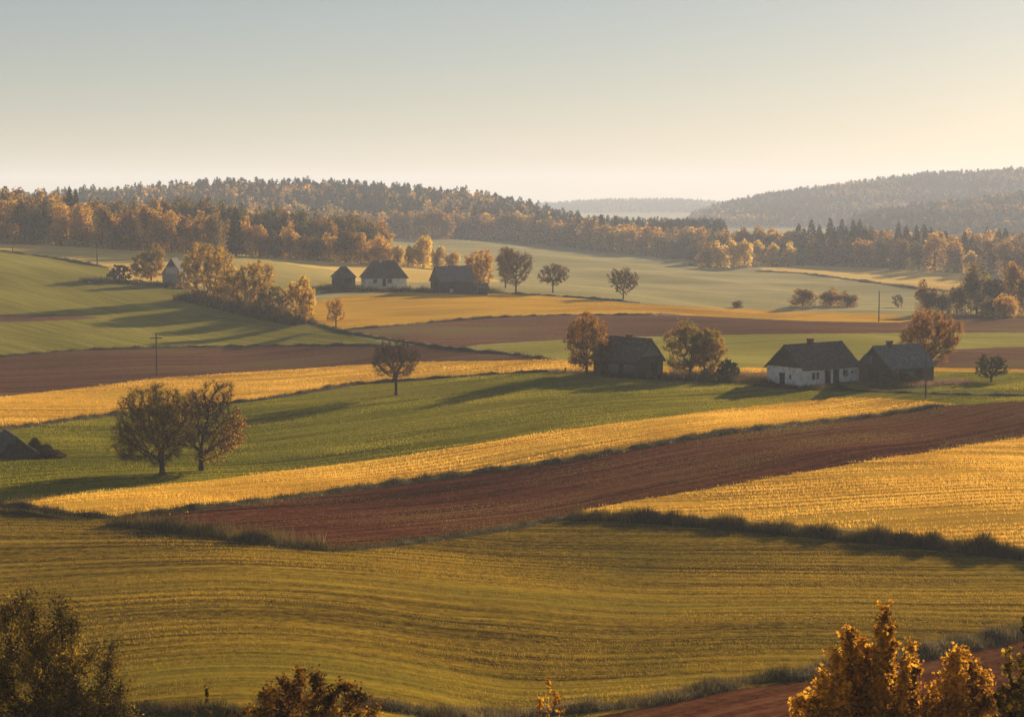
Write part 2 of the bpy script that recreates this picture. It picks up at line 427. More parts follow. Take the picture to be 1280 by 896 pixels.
cr = e1[:, 0] * e2[:, 1] - e1[:, 1] * e2[:, 0]; T[cr < 0] = T[cr < 0][:, ::-1]
cen = V2[T].mean(1)
def inpoly(pt, poly):
    x, y = pt[:, 0], pt[:, 1]; ins = np.zeros(len(pt), bool); n = len(poly)
    for i in range(n):
        x0, y0 = poly[i]; x1, y1 = poly[(i + 1) % n]
        if y0 == y1: continue
        c = ((y0 > y) != (y1 > y)) & (x < (x1 - x0) * (y - y0) / (y1 - y0) + x0)
        ins ^= c
    return ins
fid = np.full(len(T), -1)
for k, q in enumerate(polyP): fid[inpoly(cen, q)] = k
Xv = V2[:, 0] / SX; dv = np.exp(V2[:, 1]); zv = Zt(Xv, dv)
VW = np.stack([Xv * dv, dv, zv], 1)
def sub(maskt):
    t = T[maskt]; u, inv = np.unique(t.ravel(), return_inverse=True)
    return VW[u], inv.reshape(-1, 3)
def rot_of(rd): return rowang(*rd)
base_m = field_mat('valley grass', [(.25, .215, .08), (.36, .305, .13), (.47, .39, .18)], .1, bump=.1, patch=(.47, .37, .17))
o = link('ground', mesh_np('ground', [sub(fid == -1)], base_m, True))
tag(o, 'rolling valley grassland reaching to the wooded hills', kind='structure')
FR = []
for k, (nm, lb, cols, rd, poly) in enumerate(FIELDS):
    ang = rot_of(rd); FR.append(ang)
    if nm == 'ploughed_field':
        m = field_mat('ploughed soil', cols, ang, bump=.85 if poly[0][1] > 520 else .3, tram=14, patch=(cols[1][0] * 1.0, cols[1][1] * 1.7, cols[1][2] * .9), dist=.22,
                      tramc=tuple(c * .55 for c in cols[0]))
    elif nm == 'track': m = field_mat('track dirt', cols, ang, bump=.3)
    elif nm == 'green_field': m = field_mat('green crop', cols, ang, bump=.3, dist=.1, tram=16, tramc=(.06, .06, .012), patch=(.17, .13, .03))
    elif nm == 'meadow': m = field_mat('meadow grass', cols, ang, bump=.15, tram=11, tramc=tuple(c * .75 for c in cols[0]))
    elif cols is FRONT: m = field_mat('front stubble', cols, ang, bump=.5, tram=9, tramc=(.05, .045, .008), patch=(.14, .14, .018), dist=.15)
    else: m = field_mat('gold stubble', cols, ang, bump=.35 if poly[0][1] > 480 else .15, dist=.08, tram=13, patch=(cols[0][0] * 1.25, cols[0][1] * 1.4, cols[0][2] * 1.6), tramc=(.16, .11, .02))
    if not (fid == k).any(): continue
    o = link(nm, mesh_np(nm, [sub(fid == k)], m, True)); tag(o, lb, kind='structure')

# ------------------------------------------------------------------ standing stubble and grass on the nearer fields
def scatter(k, dens, row=None, dmax=1e9):
    """points on field k: even density per square metre, optionally gathered on rows"""
    tm = np.nonzero(fid == k)[0]; a = VW[T[tm]]
    ar = .5 * np.abs((a[:, 1, 0] - a[:, 0, 0]) * (a[:, 2, 1] - a[:, 0, 1]) - (a[:, 1, 1] - a[:, 0, 1]) * (a[:, 2, 0] - a[:, 0, 0]))
    Xc = a.mean(1)[:, 0] / a.mean(1)[:, 1]; dc = a.mean(1)[:, 1]
    ar = np.where((np.abs(Xc) < .32) & (dc < dmax) & (dc > 84), ar, 0)
    n = int(ar.sum() * dens); pick = rng.choice(len(tm), n, p=ar / ar.sum()); a = a[pick]
    u = rng.random(n); v = rng.random(n); s = u + v > 1; u[s] = 1 - u[s]; v[s] = 1 - v[s]
    P = a[:, 0] + u[:, None] * (a[:, 1] - a[:, 0]) + v[:, None] * (a[:, 2] - a[:, 0])
    if row:
        t = FR[k]; c, s_ = math.cos(t), math.sin(t)
        along = P[:, 0] * c + P[:, 1] * s_; ac = -P[:, 0] * s_ + P[:, 1] * c
        wob = .5 * np.sin(along / 31.0 + k) + .15 * np.sin(along / 6.0)
        tgt = np.round((ac - wob) / row) * row + wob; ac2 = tgt + rng.normal(0, row * .2, n)
        off = np.abs((ac2 - wob) % 13.0 - 6.5); keep_ = np.abs(off - .95) > .3      # wheel tracks of the machines
        P[:, 0] = along * c - ac2 * s_; P[:, 1] = along * s_ + ac2 * c
        P = P[keep_]
    return P
def patchy(P, wl=18., keep=.5, ang=0.0, stretch=6.):
    """thin the points out in drifts drawn out along the rows"""
    c, s_ = math.cos(ang), math.sin(ang)
    a = (P[:, 0] * c + P[:, 1] * s_) / stretch; b = -P[:, 0] * s_ + P[:, 1] * c
    f = np.sin(a * 6.28 / wl * 1.3 + 2 * np.sin(b * 6.28 / wl / 2)) + np.sin(b * 6.28 / wl * 2.1 + 1.7 * np.sin(a / 3)) + .8 * np.sin(b * 6.28 / wl * .43 + a)
    return P[rng.random(len(P)) < np.clip(keep + .33 * f, .06, 1)]
gold_blade = leaf_mat('gold straw', [(.34, .18, .02), (.64, .37, .05), (.82, .52, .09)], .5, .08)
front_blade = leaf_mat('olive straw', [(.06, .07, .006), (.28, .175, .014), (.52, .31, .028)], .5, .06)
green_blade = leaf_mat('young crop leaves', [(.07, .09, .008), (.19, .175, .012), (.38, .30, .028)], .5, .06)
soil_blade = leaf_mat('weeds on soil', [(.05, .02, .01), (.14, .06, .025), (.20, .15, .04), (.20, .20, .04)], .4, .05)
def crop(name, label, k, dens, h, w, mat, row=.0, wl=18., keep=.5, dmax=1e9):
    P = patchy(scatter(k, dens, row, dmax), wl, keep, FR[k])
    o = link(name, mesh_np(name, [blades(P, h, w)], mat)); tag(o, label, 'crop' if 'stubble' in name else 'grass', kind='stuff')
crop('stubble', 'short olive gold stubble covering the foreground field', 16, 75, .11, .028, front_blade, 1.7, 17, .55)
crop('stubble', 'thick golden stubble glowing on the right hand field', 15, 50, .22, .05, gold_blade, 1.7, 14, .62)
crop('stubble', 'golden stubble on the strip above the red soil', 13, 36, .20, .055, gold_blade, 1.7, 14, .62)
crop('stubble', 'golden stubble on the curving strip behind the bare tree', 11, 18, .2, .07, gold_blade, 2.2, 16, .6)
crop('grass', 'short green crop on the field between the golden strips', 12, 22, .16, .06, green_blade, 1.9, 20, .5)
crop('grass', 'sparse weeds dotting the long ploughed field', 14, 24, .10, .07, soil_blade, 1.2, 26, .3)

# ------------------------------------------------------------------ grassy banks along the field edges
bank_g = leaf_mat('bank grass', [(.02, .017, .004), (.055, .04, .008), (.19, .125, .022)], .3, .3)
bank_d = leaf_mat('dry bank grass', [(.04, .032, .01), (.11, .08, .025), (.26, .18, .07)], .35, .3)
bank_soil = rough_mat('bank turf', [(.022, .02, .005), (.045, .036, .01), (.09, .066, .018)], 1.2, bump=.8, bdist=.2)
def line_pts(poly, step=6.):
    P = np.array([near_ground(*p) for p in dense(poly, False, step)])
    seg = np.linalg.norm(np.diff(P, axis=0), axis=1); s = np.concatenate([[0], np.cumsum(seg)])
    n = max(4, int(s[-1] / .8)); t = np.linspace(0, s[-1], n)
    return np.stack([np.interp(t, s, P[:, i]) for i in range(3)], 1), s[-1]
def bank(name, label, poly, h, width, per_m, mat=None, mound=.6, blade_h=None, bw=.05):
    P, L = line_pts(poly)
    D = np.gradient(P, axis=0); D[:, 2] = 0; D /= np.linalg.norm(D, axis=1, keepdims=True)
    Nn = np.stack([-D[:, 1], D[:, 0], D[:, 2] * 0], 1)
    mh = h * mound; prof = [(-.5, 0), (-.3, .55), (-.1, .95), (.12, 1.), (.35, .6), (.55, 0)]
    hv = (.85 + .45 * np.sin(np.arange(len(P)) * .9) * np.sin(np.arange(len(P)) * .23) + .3 * np.sin(np.arange(len(P)) * .11 + 2) + rng.normal(0, .12, len(P))) * np.minimum(1, np.minimum(np.arange(len(P)), np.arange(len(P))[::-1]) / 6 + .15)
    rows = []
    for a, b in prof:
        q = P + Nn * (a * width * (1 + rng.normal(0, .05, len(P))))[:, None]
        q[:, 2] = zat(q[:, 0], q[:, 1]) + b * mh * hv - (.12 if b == 0 else 0); rows.append(q)
    G = np.stack(rows, 1); n, m = G.shape[:2]
    i, j = np.meshgrid(np.arange(n - 1), np.arange(m - 1), indexing='ij')
    f = np.stack([i * m + j, i * m + j + 1, (i + 1) * m + j + 1, (i + 1) * m + j], -1).reshape(-1, 4)
    cnt = int(L * per_m); t = rng.random(cnt) * (len(P) - 1.001); i0 = t.astype(int); fr = (t - i0)[:, None]
    u = rng.random(cnt) * (len(prof) - 1.001); j0 = u.astype(int); fu = (u - j0)[:, None]
    B = (G[i0, j0] * (1 - fr) + G[i0 + 1, j0] * fr) * (1 - fu) + (G[i0, j0 + 1] * (1 - fr) + G[i0 + 1, j0 + 1] * fr) * fu
    clump = .8 + .4 * np.sin(t * 1.7) * np.sin(t * .61 + 1) + .12 * np.sin(t * 5.1) + rng.normal(0, .15, cnt)
    bl = blades(B, (blade_h or h * .7) * np.clip(clump, .3, 1.5), bw, lean=.3)
    o = link(name, mesh_np(name, [(G.reshape(-1, 3), f), bl], [bank_soil, mat or bank_g], False, [0, 1]))
    tag(o, label, 'grass bank', kind='stuff')
bank('grass_verge', 'dark grass verge below the long golden strip', [(158, 645), (300, 630), (500, 604), (700, 576), (900, 542), (1100, 519), (1185, 506)], .55, 2.0, 70)
bank('grass_bank', 'tufted dry grass bank at the near corner of the red field', [(140, 655), (200, 661), (300, 674), (380, 684), (430, 688)], .95, 2.6, 160, bank_g)
bank('grass_verge', 'dry seed grass standing on the corner of the red field', [(160, 652), (220, 659), (300, 668), (400, 681)], .9, 2.6, 45, bank_d, .2, 1.1, .045)
bank('grass_verge', 'pale green verge between red soil and foreground field', [(430, 688), (500, 680), (620, 663), (722, 645)], .45, 1.8, 90)
bank('grass_bank', 'high dark grass bank under the golden field at right', [(712, 650), (750, 649), (780, 650), (900, 659), (1100, 677), (1280, 697), (1340, 704)], 1.1, 2.6, 330)
bank('grass_verge', 'brown weedy edge between the curving gold strip and the green field', [(-40, 544), (100, 524), (320, 500.5), (450, 481), (600, 469), (700, 463.5)], .7, 1.8, 40)
bank('grass_verge', 'dark grass edge at the left tip of the golden strip', [(-40, 628), (30, 635), (90, 643), (160, 648)], .6, 1.8, 70)
bank('grass_verge', 'second grass line crossing the left edge of the foreground', [(-40, 636), (40, 644), (100, 649)], .5, 1.5, 60)
bank('grass_verge', 'thin dark edge above the left brown field', [(-40, 450), (0, 446), (100, 438), (200, 435), (350, 432), (480, 432)], .6, 2.0, 25)
bank('grass_verge', 'thin dark edge between far gold and brown fields', [(430, 412), (500, 407), (600, 398), (700, 394), (850, 394)], .55, 2.2, 20)
bank('grass_verge', 'grass edge beside the pale farm track', [(330, 396), (385, 403), (430, 415.5), (560, 436), (640, 443.5), (690, 449)], .7, 2.0, 25)
bank('grass_verge', 'hedge line along the top of the left pasture', [(-40, 310), (0, 314), (60, 322), (135, 335)], .9, 3, 20)
bank('grass_verge', 'thin hedge line across the valley fields', [(945, 339), (1000, 342), (1080, 352), (1150, 361), (1190, 365)], .9, 4, 14)
bank('grass_verge', 'dark line of rough grass below the green strip at right', [(1000, 487), (1100, 489.5), (1190, 493), (1340, 496)], .45, 1.6, 50)
bank('grass_verge', 'rough grass bank along the bottom ploughed corner', [(430, 905), (560, 900), (700, 889), (800, 880), (860, 868), (930, 852), (1000, 846), (1030, 838), (1100, 826), (1200, 808), (1290, 786)], .6, 2.4, 260, bank_d, .6, .42, .035)
bank('grass_bank', 'dark grassy bank at the bottom left below the big tree', [(120, 892), (200, 889), (300, 894), (400, 905)], .6, 2.4, 220)
bank('grass_verge', 'thin line of grass under the far farmstead', [(400, 366), (470, 364), (560, 366), (640, 367), (720, 372), (800, 379)], .7, 3, 20)

# ------------------------------------------------------------------ trees
bark = rough_mat('dark bark', [(.025, .018, .012), (.055, .04, .028), (.09, .07, .05)], 3.0, (1, 1, .3), .6, .03)
def colonize(r, env, nattr, trunk_h, step, kill, infl, lean=(0, 0)):
    """space colonisation: branches that grow into the crown volume env(points)->mask"""
    A = env(nattr, r)
    nodes = [np.array([0., 0., 0.])]; par = [-1]
    n0 = max(2, int(trunk_h / step)); wob = r.normal(0, .03, (n0 + 1, 2)).cumsum(0)
    for i in range(1, n0 + 1):
        nodes.append(np.array([lean[0] * i / n0 + wob[i, 0] * step, lean[1] * i / n0 + wob[i, 1] * step, trunk_h * i / n0])); par.append(len(nodes) - 2)
    NN = np.array(nodes); d = np.linalg.norm(A[:, None] - NN[None], axis=2); near = d.argmin(1); nd = d.min(1)
    alive = np.ones(len(A), bool)
    for it in range(90):
        act = alive & (nd < infl)
        if not act.any():
            act = alive
            if not act.any(): break
        ids = np.unique(near[act]); new = []; newp = []
        NN = np.array(nodes)
        for i in ids:
            m = act & (near == i); v = A[m] - NN[i]; v /= np.maximum(np.linalg.norm(v, axis=1, keepdims=True), 1e-6)
            dv_ = v.mean(0) + r.normal(0, .12, 3); dv_[2] += .04; L = np.linalg.norm(dv_)
            if L < 1e-3: continue
            new.append(NN[i] + dv_ / L * step); newp.append(int(i))
        if not new: break
        b = len(nodes); nodes += new; par += newp
        dd = np.linalg.norm(A[:, None] - np.array(new)[None], axis=2); j = dd.argmin(1); mm = dd[np.arange(len(A)), j]
        up = mm < nd; nd[up] = mm[up]; near[up] = b + j[up]
        alive &= nd > kill
        if len(nodes) > 2600: break
    return np.array(nodes), np.array(par)
def crown_env(cx, cz, rx, rz, flat=0.0, hollow=.25, lobes=0, seed=0, pz=2.0, shoots=None):
    def f(n, r):
        if shoots is not None:      # upright shoots: (x, top z, half width, bottom z)
            sh = np.array(shoots); vol = sh[:, 2] ** 1.3 * (sh[:, 1] - sh[:, 3]); k = r.choice(len(sh), n, p=vol / vol.sum()); s_ = sh[k]
            u = r.random(n) ** .8; w_ = s_[:, 2] * np.minimum(1, .12 + 1.25 * u ** .75) * np.sqrt(r.random(n)); a_ = r.uniform(0, 6.283, n)
            yo = (np.array([hash((int(v * 50), 3)) % 100 for v in sh[:, 0]]) / 100 - .5) * 1.2
            return np.stack([s_[:, 0] + np.cos(a_) * w_, yo[k] + np.sin(a_) * w_, s_[:, 1] + (s_[:, 3] - s_[:, 1]) * u], 1)
        out = []
        rr = np.random.default_rng(seed + 5)
        bumps = rnd_dirs(max(lobes, 1), rr)
        while len(out) < n:
            q = r.uniform(-1, 1, (n * 2, 3)); l = np.linalg.norm(q, axis=1)
            lim = np.ones(len(q))
            if lobes:
                dq = q / l[:, None]; lim = .72 + .33 * np.max(np.clip((dq @ bumps.T - .72) / .28, 0, 1), axis=1)
            l2 = (q[:, 0] ** 2 + q[:, 1] ** 2 + np.where(q[:, 2] < 0, np.abs(q[:, 2]) ** pz, q[:, 2] ** 2)) ** .5
            ok = (l2 < lim) & (l > hollow) & (q[:, 2] > -1 + flat)
            out += list(q[ok])
        q = np.array(out[:n])
        q[:, 0] = q[:, 0] * rx + cx; q[:, 1] *= rx; q[:, 2] = q[:, 2] * rz + cz
        return q
    return f
def make_tree(name, label, cat, px, base_py, top_py, left, right, low_py, mats, d=None, seed=1, bare=.0, leaf=.28, nleaf=9000,
              nattr=420, twig=.9, trunk_r=None, group=None, lobes=9, yleaf=None, multi=0, loc=None, asp=.7, flat=.0, twigs=None, pz=2.0, shoots=None, spread=.45):
    """tree standing at a photo pixel; left/right/top/low bound the crown in the photo"""
    if loc is None:
        gx, gy, gz = ground(px, base_py)
        if d: gy = d; gx = ray(px, base_py)[0] * d; gz = zat1(gx, gy)
    else: gx, gy, gz = loc
    m_px = gy / F                                  # metres per photo pixel there
    H = ray(px, top_py)[1] * gy - gz
    low = max(ray(px, low_py)[1] * gy - gz, .05 * H)
    cx = ((left + right) / 2 - px) * m_px; rx = (right - left) / 2 * m_px; cz = (H + low) / 2; rz = (H - low) / 2
    r = np.random.default_rng(seed)
    step = max(min(H * .035, rx * .13), .05)
    nodes, par = colonize(r, crown_env(cx, cz, rx * 1.1, rz * 1.04, flat, .2, lobes, seed, pz, None if shoots is None else [((a - px) * m_px, ray(a, b)[1] * gy - gz, c * m_px, max(ray(a, b + e_)[1] * gy - gz, .4)) for a, b, c, e_ in shoots]), nattr, (low + rz * .28) if pz < 3 else low + rz * .12, step, step * 1.3, step * 9)
    n = len(nodes); ch = np.zeros(n, int); load = np.zeros(n)
    for i in range(n - 1, 0, -1): load[i] = max(load[i], 1); load[par[i]] += load[i]; ch[par[i]] += 1
    load[0] = max(load[0], 1)
    tr = trunk_r or H * .022
    rad = tr * (load / load.max()) ** .42
    rad = np.maximum(rad, tr * .05)
    idx = np.arange(1, n)
    flare = np.where(nodes[par[idx]][:, 2] < .05 * H, 1.45, 1.0)
    big = rad[idx] > tr * .2
    e = empty(name, (gx, gy, gz)); tag(e, label, cat, group)
    def limb(sel, k):
        i = idx[sel]; return tubes(nodes[par[i]], nodes[i] + (nodes[i] - nodes[par[i]]) * .06, np.minimum(rad[par[i]], rad[i] * 1.25) * flare[sel], rad[i], k)
    me = mesh_np('trunk', [limb(big, 7)], bark, True); to = link('trunk', me, e, (0, 0, -.15))
    # twigs
    thin = idx[rad[idx] < tr * .30]
    tips = thin if len(thin) else idx[len(idx) // 2:]
    nt = twigs if twigs is not None else int(len(tips) * (6 if bare > .4 else 3))
    ti = r.choice(tips, nt)
    D = nodes[ti] - nodes[par[ti]]; D /= np.linalg.norm(D, axis=1, keepdims=True)
    out = nodes[ti] - np.array([cx * .6, 0, low + rz * .3]); out /= np.maximum(np.linalg.norm(out, axis=1, keepdims=True), .01)
    D = D * .6 + rnd_dirs(nt, r) * .85 + out * .6; D /= np.linalg.norm(D, axis=1, keepdims=True)
    Lg = twig * step * r.uniform(.8, 2.4, nt)
    TB = nodes[ti] + D * Lg[:, None]
    tw = tubes(nodes[ti], TB, tr * .045, tr * .02, 3)
    D2 = D * .7 + rnd_dirs(nt, r) * .8; D2 /= np.linalg.norm(D2, axis=1, keepdims=True)
    TM = nodes[ti] + D * (Lg * .5)[:, None]; TB2 = TM + D2 * (Lg * .7)[:, None]
    tw2 = tubes(TM, TB2, tr * .03, tr * .015, 3)
    link('branches', mesh_np('branches', [limb(~big, 4), tw, tw2], bark, True), e, (0, 0, -.15))
    # leaves on the twigs
    nl = int(nleaf * (1 - bare))
    k = r.integers(0, nt, nl); t = r.random(nl)[:, None]
    A1 = np.where(r.random(nl)[:, None] < .5, TB[k], TB2[k]); A0 = nodes[ti][k]
    P = A0 + (A1 - A0) * t + r.normal(0, step * spread, (nl, 3))
    if yleaf is not None: P = P[yleaf(P, r, cx, rx, cz, rz)]
    link('crown', mesh_np('crown', [leaves(P, leaf, r, asp)], mats), e, (0, 0, -.15))
    return e

L_rust = leaf_mat('rust leaves', [(.09, .055, .014), (.20, .085, .018), (.34, .16, .025), (.46, .26, .04)], .5, .35)
L_orange = leaf_mat('orange leaves', [(.20, .11, .02), (.38, .17, .022), (.52, .26, .035), (.60, .34, .05)], .5, .35, hue=1.08)
L_yellow = leaf_mat('yellow leaves', [(.34, .20, .02), (.55, .33, .03), (.66, .42, .05), (.70, .48, .07)], .5, .5)
L_olive = leaf_mat('olive leaves', [(.06, .058, .012), (.12, .095, .018), (.22, .13, .026), (.34, .18, .03)], .45, .35, hue=1.08)
L_dark = leaf_mat('dark green leaves', [(.03, .038, .011), (.055, .058, .015), (.09, .085, .022)], .35, .5)
L_dull = leaf_mat('dull brown leaves', [(.06, .045, .02), (.11, .07, .028), (.18, .10, .035)], .45, .4)
L_mixed = leaf_mat('green and rust leaves', [(.10, .10, .018), (.20, .15, .025), (.34, .14, .022), (.44, .22, .035)], .5, .22, hue=1.08)
L_fine = leaf_mat('small olive leaves', [(.010, .008, .002), (.03, .022, .004), (.11, .07, .009), (.45, .28, .03)], .45, .9)
L_maple = leaf_mat('golden maple leaves', [(.07, .032, .006), (.24, .105, .010), (.48, .235, .018), (.64, .36, .03)], .55, .9)

L_golden = leaf_mat('golden orange leaves', [(.14, .10, .018), (.34, .20, .022), (.52, .31, .035), (.66, .42, .06)], .5, .3)
L_amber = leaf_mat('amber leaves', [(.12, .09, .02), (.26, .15, .025), (.44, .22, .03), (.56, .32, .05)], .5, .3, hue=1.08)
def right_low(P, r, cx, rx, cz, rz):
    s = (P[:, 0] - cx) / rx * .8 - (P[:, 2] - cz) / rz * .6
    return r.random(len(P)) < np.clip(.05 + 1.1 * (s - .35), .05, 1)
make_tree('tree', 'left tree of the pair on the green field, dark with sparse olive leaves', 'tree', 203, 594, 481, 136, 244, 578, L_olive, seed=11, leaf=.14, nleaf=16000, nattr=1100, lobes=16, trunk_r=.27, pz=2.6, twigs=7500)
make_tree('tree', 'right tree of the pair on the green field, bare with orange leaves on one side', 'tree', 252, 588, 470, 212, 304, 574, L_orange, seed=12, leaf=.16, nleaf=17000, nattr=1000, lobes=10, yleaf=right_low, trunk_r=.26, twigs=8500, pz=2.6)
make_tree('tree', 'bare lone tree in the middle of the green field', 'tree', 495, 494, 424, 457, 526, 480, L_dull, seed=13, leaf=.12, nleaf=2600, nattr=700, lobes=8, trunk_r=.22, twigs=6500, pz=2.4)
make_tree('tree', 'round rust coloured tree beside the dark wooden barn', 'tree', 733, 467, 391, 699, 764, 457, L_rust, seed=14, leaf=.19, nleaf=19000, nattr=600, trunk_r=.22)
make_tree('tree', 'green and orange tree standing right of the dark barn', 'tree', 863, 470, 396, 830, 890, 464, L_mixed, seed=15, leaf=.19, nleaf=14000, nattr=550, trunk_r=.24, pz=3)
make_tree('tree', 'orange tree leaning against the green one right of the dark barn', 'tree', 880, 470, 405, 860, 908, 464, L_mixed, seed=16, leaf=.19, nleaf=10000, nattr=450, trunk_r=.18, pz=3)
make_tree('tree', 'big rust red tree towering behind the grey barn', 'tree', 1160, 466, 387, 1126, 1205, 460, L_rust, d=322, seed=17, leaf=.2, nleaf=24000, nattr=700, trunk_r=.28)
make_tree('tree', 'small dark round tree alone on the grass at right', 'tree', 1239, 477, 442, 1219, 1260, 473, L_dark, seed=18, leaf=.16, nleaf=6500, nattr=350, trunk_r=.18)
make_tree('tree', 'small orange tree on the edge of the far golden field', 'tree', 420, 411, 371, 407, 433, 403, L_orange, seed=19, leaf=.2, nleaf=3600, nattr=260, trunk_r=.14)
make_tree('birch', 'slim yellow birch at the end of the hedge', 'tree', 375, 404, 344, 359, 392, 404, L_yellow, seed=20, leaf=.26, nleaf=11000, nattr=400, lobes=5, trunk_r=.15, pz=4)
make_tree('tree', 'largest orange tree at the top of the hedge near the stone hut', 'tree', 256, 376, 303, 224, 292, 378, L_golden, seed=21, leaf=.32, nleaf=18000, nattr=600, trunk_r=.3, pz=4)
make_tree('tree', 'orange and green tree in the middle of the hedge', 'tree', 310, 387, 321, 276, 346, 388, L_golden, seed=22, leaf=.32, nleaf=16000, nattr=550, trunk_r=.25, pz=4)
make_tree('tree', 'low green and rust tree between hedge and yellow birch', 'tree', 343, 397, 355, 318, 366, 398, L_mixed, seed=23, leaf=.3, nleaf=9500, nattr=360, trunk_r=.18, pz=4)
make_tree('tree', 'lower olive tree squeezed between the two orange hedge trees', 'tree', 283, 383, 338, 262, 304, 384, L_amber, seed=63, leaf=.3, nleaf=8000, nattr=300, trunk_r=.18, pz=4)
make_tree('tree', 'green and rust tree in front of the stone hut', 'tree', 189, 351, 305, 166, 210, 351, L_mixed, seed=24, leaf=.3, nleaf=12000, nattr=400, trunk_r=.2, pz=4)
make_tree('bush', 'dark round bush left of the stone hut', 'bush', 149, 352, 331, 135, 164, 353, L_dark, seed=25, leaf=.26, nleaf=6500, nattr=240, trunk_r=.12, pz=4)
make_tree('tree', 'orange tree behind the right end of the far barn', 'tree', 601, 362, 312, 578, 623, 356, L_orange, d=535, seed=26, leaf=.28, nleaf=12000, nattr=420, trunk_r=.2, pz=3)
make_tree('tree', 'brown tree right of the far barn', 'tree', 645, 364, 307, 620, 665, 354, L_dull, d=530, seed=27, leaf=.24, nleaf=11000, nattr=450, trunk_r=.22)
make_tree('tree', 'half bare tree behind the brown one right of the far barn', 'tree', 632, 361, 308, 616, 648, 354, L_dull, d=555, seed=28, bare=.3, leaf=.24, nleaf=9000, nattr=350, trunk_r=.18)
make_tree('tree', 'spreading grey brown tree left of the round one above the far golden field', 'tree', 691, 366, 329, 672, 714, 357, L_dull, seed=29, leaf=.22, nleaf=7000, nattr=420, trunk_r=.2)
make_tree('tree', 'round grey brown tree alone on the far slope in front of the valley', 'tree', 779, 374, 333, 760, 798, 367, L_dull, seed=30, leaf=.22, nleaf=7500, nattr=420, trunk_r=.2)
make_tree('tree', 'thin nearly leafless little tree on the valley floor by the pole', 'tree', 1123, 391, 366, 1115, 1131, 390, L_dull, d=600, seed=31, bare=.3, leaf=.3, nleaf=1600, nattr=120, trunk_r=.12)
make_tree('bush', 'dark juniper bush beside the trees near the dark barn', 'bush', 910, 475, 449, 895, 925, 475, L_dark, seed=32, leaf=.18, nleaf=9500, nattr=300, trunk_r=.12, pz=4)
make_tree('shrub', 'yellowish shrub in front of the grey barn', 'bush', 1114, 483, 461, 1103, 1125, 483, L_olive, d=293, seed=33, leaf=.16, nleaf=4500, nattr=200, trunk_r=.07, pz=4)
make_tree('shrub', 'dark shrub in front of the grey barn', 'bush', 1132, 483, 461, 1120, 1147, 483, L_dark, d=294, seed=34, leaf=.16, nleaf=5500, nattr=200, trunk_r=.07, pz=4)
make_tree('shrub', 'dark scrubby shrub under the green and orange tree', 'bush', 890, 474, 456, 876, 902, 475, L_olive, seed=35, leaf=.16, nleaf=4500, nattr=180, trunk_r=.07, pz=4)

# the trees close below the camera
def gl(px, d): 
    X = ray(px, 896)[0]; return (X * d, d, zat1(X * d, d))
L_brownish = leaf_mat('brown yellow leaves', [(.03, .018, .005), (.08, .035, .008), (.20, .09, .012), (.48, .26, .025)], .45, 1.2)
make_tree('tree', 'large dark tree with tiny olive leaves filling the bottom left corner', 'tree', 62, 0, 724, -60, 168, 1010, L_fine, seed=41, leaf=.1, nleaf=62000, spread=.6, nattr=1900, loc=gl(60, 58), asp=.4, trunk_r=.17, twig=.8, twigs=9000,
          shoots=[(10, 748, 20, 260), (48, 726, 22, 280), (76, 735, 20, 260), (98, 762, 18, 230), (28, 760, 26, 240), (122, 785, 16, 210), (142, 800, 14, 200), (152, 838, 13, 160), (70, 800, 50, 200), (0, 800, 50, 200), (118, 850, 30, 150), (-40, 760, 30, 240), (165, 868, 8, 120)])
make_tree('shrub', 'brown and yellow leaved shrub at the bottom left of centre', 'bush', 388, 0, 818, 300, 474, 1010, L_brownish, seed=42, leaf=.105, nleaf=34000, nattr=1200, loc=gl(386, 55), trunk_r=.07, spread=.3,
          shoots=[(379, 817, 8, 160), (352, 832, 9, 150), (338, 846, 13, 140), (398, 836, 12, 150), (420, 846, 13, 140), (436, 852, 12, 130), (452, 862, 10, 120), (322, 866, 10, 120), (380, 866, 45, 120), (468, 882, 8, 90), (366, 848, 16, 140), (410, 862, 20, 120), (308, 884, 10, 90), (345, 875, 22, 110), (440, 880, 20, 90)])
make_tree('sapling', 'slender sapling with a few dark leaves at the bottom left', 'young tree', 256, 0, 850, 240, 272, 950, L_fine, seed=43, leaf=.09, nleaf=900, nattr=160, loc=gl(256, 56), trunk_r=.03, twigs=350, spread=.3, shoots=[(256, 850, 5, 110), (246, 868, 4, 90), (266, 872, 4, 90), (282, 884, 4, 80)])
make_tree('sapling', 'slender sapling with yellow leaves at the bottom centre', 'young tree', 688, 0, 838, 664, 722, 960, L_maple, seed=44, leaf=.12, nleaf=1100, nattr=260, loc=gl(688, 55), trunk_r=.035, twigs=350, spread=.3, shoots=[(684, 838, 6, 130), (674, 858, 7, 110), (700, 866, 9, 100), (716, 882, 7, 80), (660, 884, 6, 80)])
make_tree('maple', 'golden leaved maple at the bottom right, tallest of the near trees there', 'tree', 1100, 0, 745, 1052, 1142, 985, L_maple, seed=45, leaf=.115, nleaf=23000, nattr=1000, loc=gl(1100, 54), trunk_r=.09, spread=.62, asp=.8,
          shoots=[(1102, 744, 8, 240), (1112, 768, 10, 200), (1093, 766, 9, 200), (1072, 786, 8, 190), (1124, 790, 10, 180), (1140, 800, 9, 160), (1084, 800, 14, 150), (1108, 820, 24, 150), (1146, 826, 10, 130)])
make_tree('maple', 'lower golden maple left of the tallest one at the bottom right', 'tree', 1050, 0, 782, 998, 1098, 985, L_maple, seed=46, leaf=.115, nleaf=19000, nattr=800, loc=gl(1050, 53), trunk_r=.07, spread=.62, asp=.8,
          shoots=[(1062, 782, 9, 190), (1040, 802, 9, 170), (1048, 816, 14, 150), (1024, 828, 9, 140), (1010, 848, 9, 120), (1066, 830, 18, 140), (996, 866, 7, 110), (1030, 858, 24, 110)])
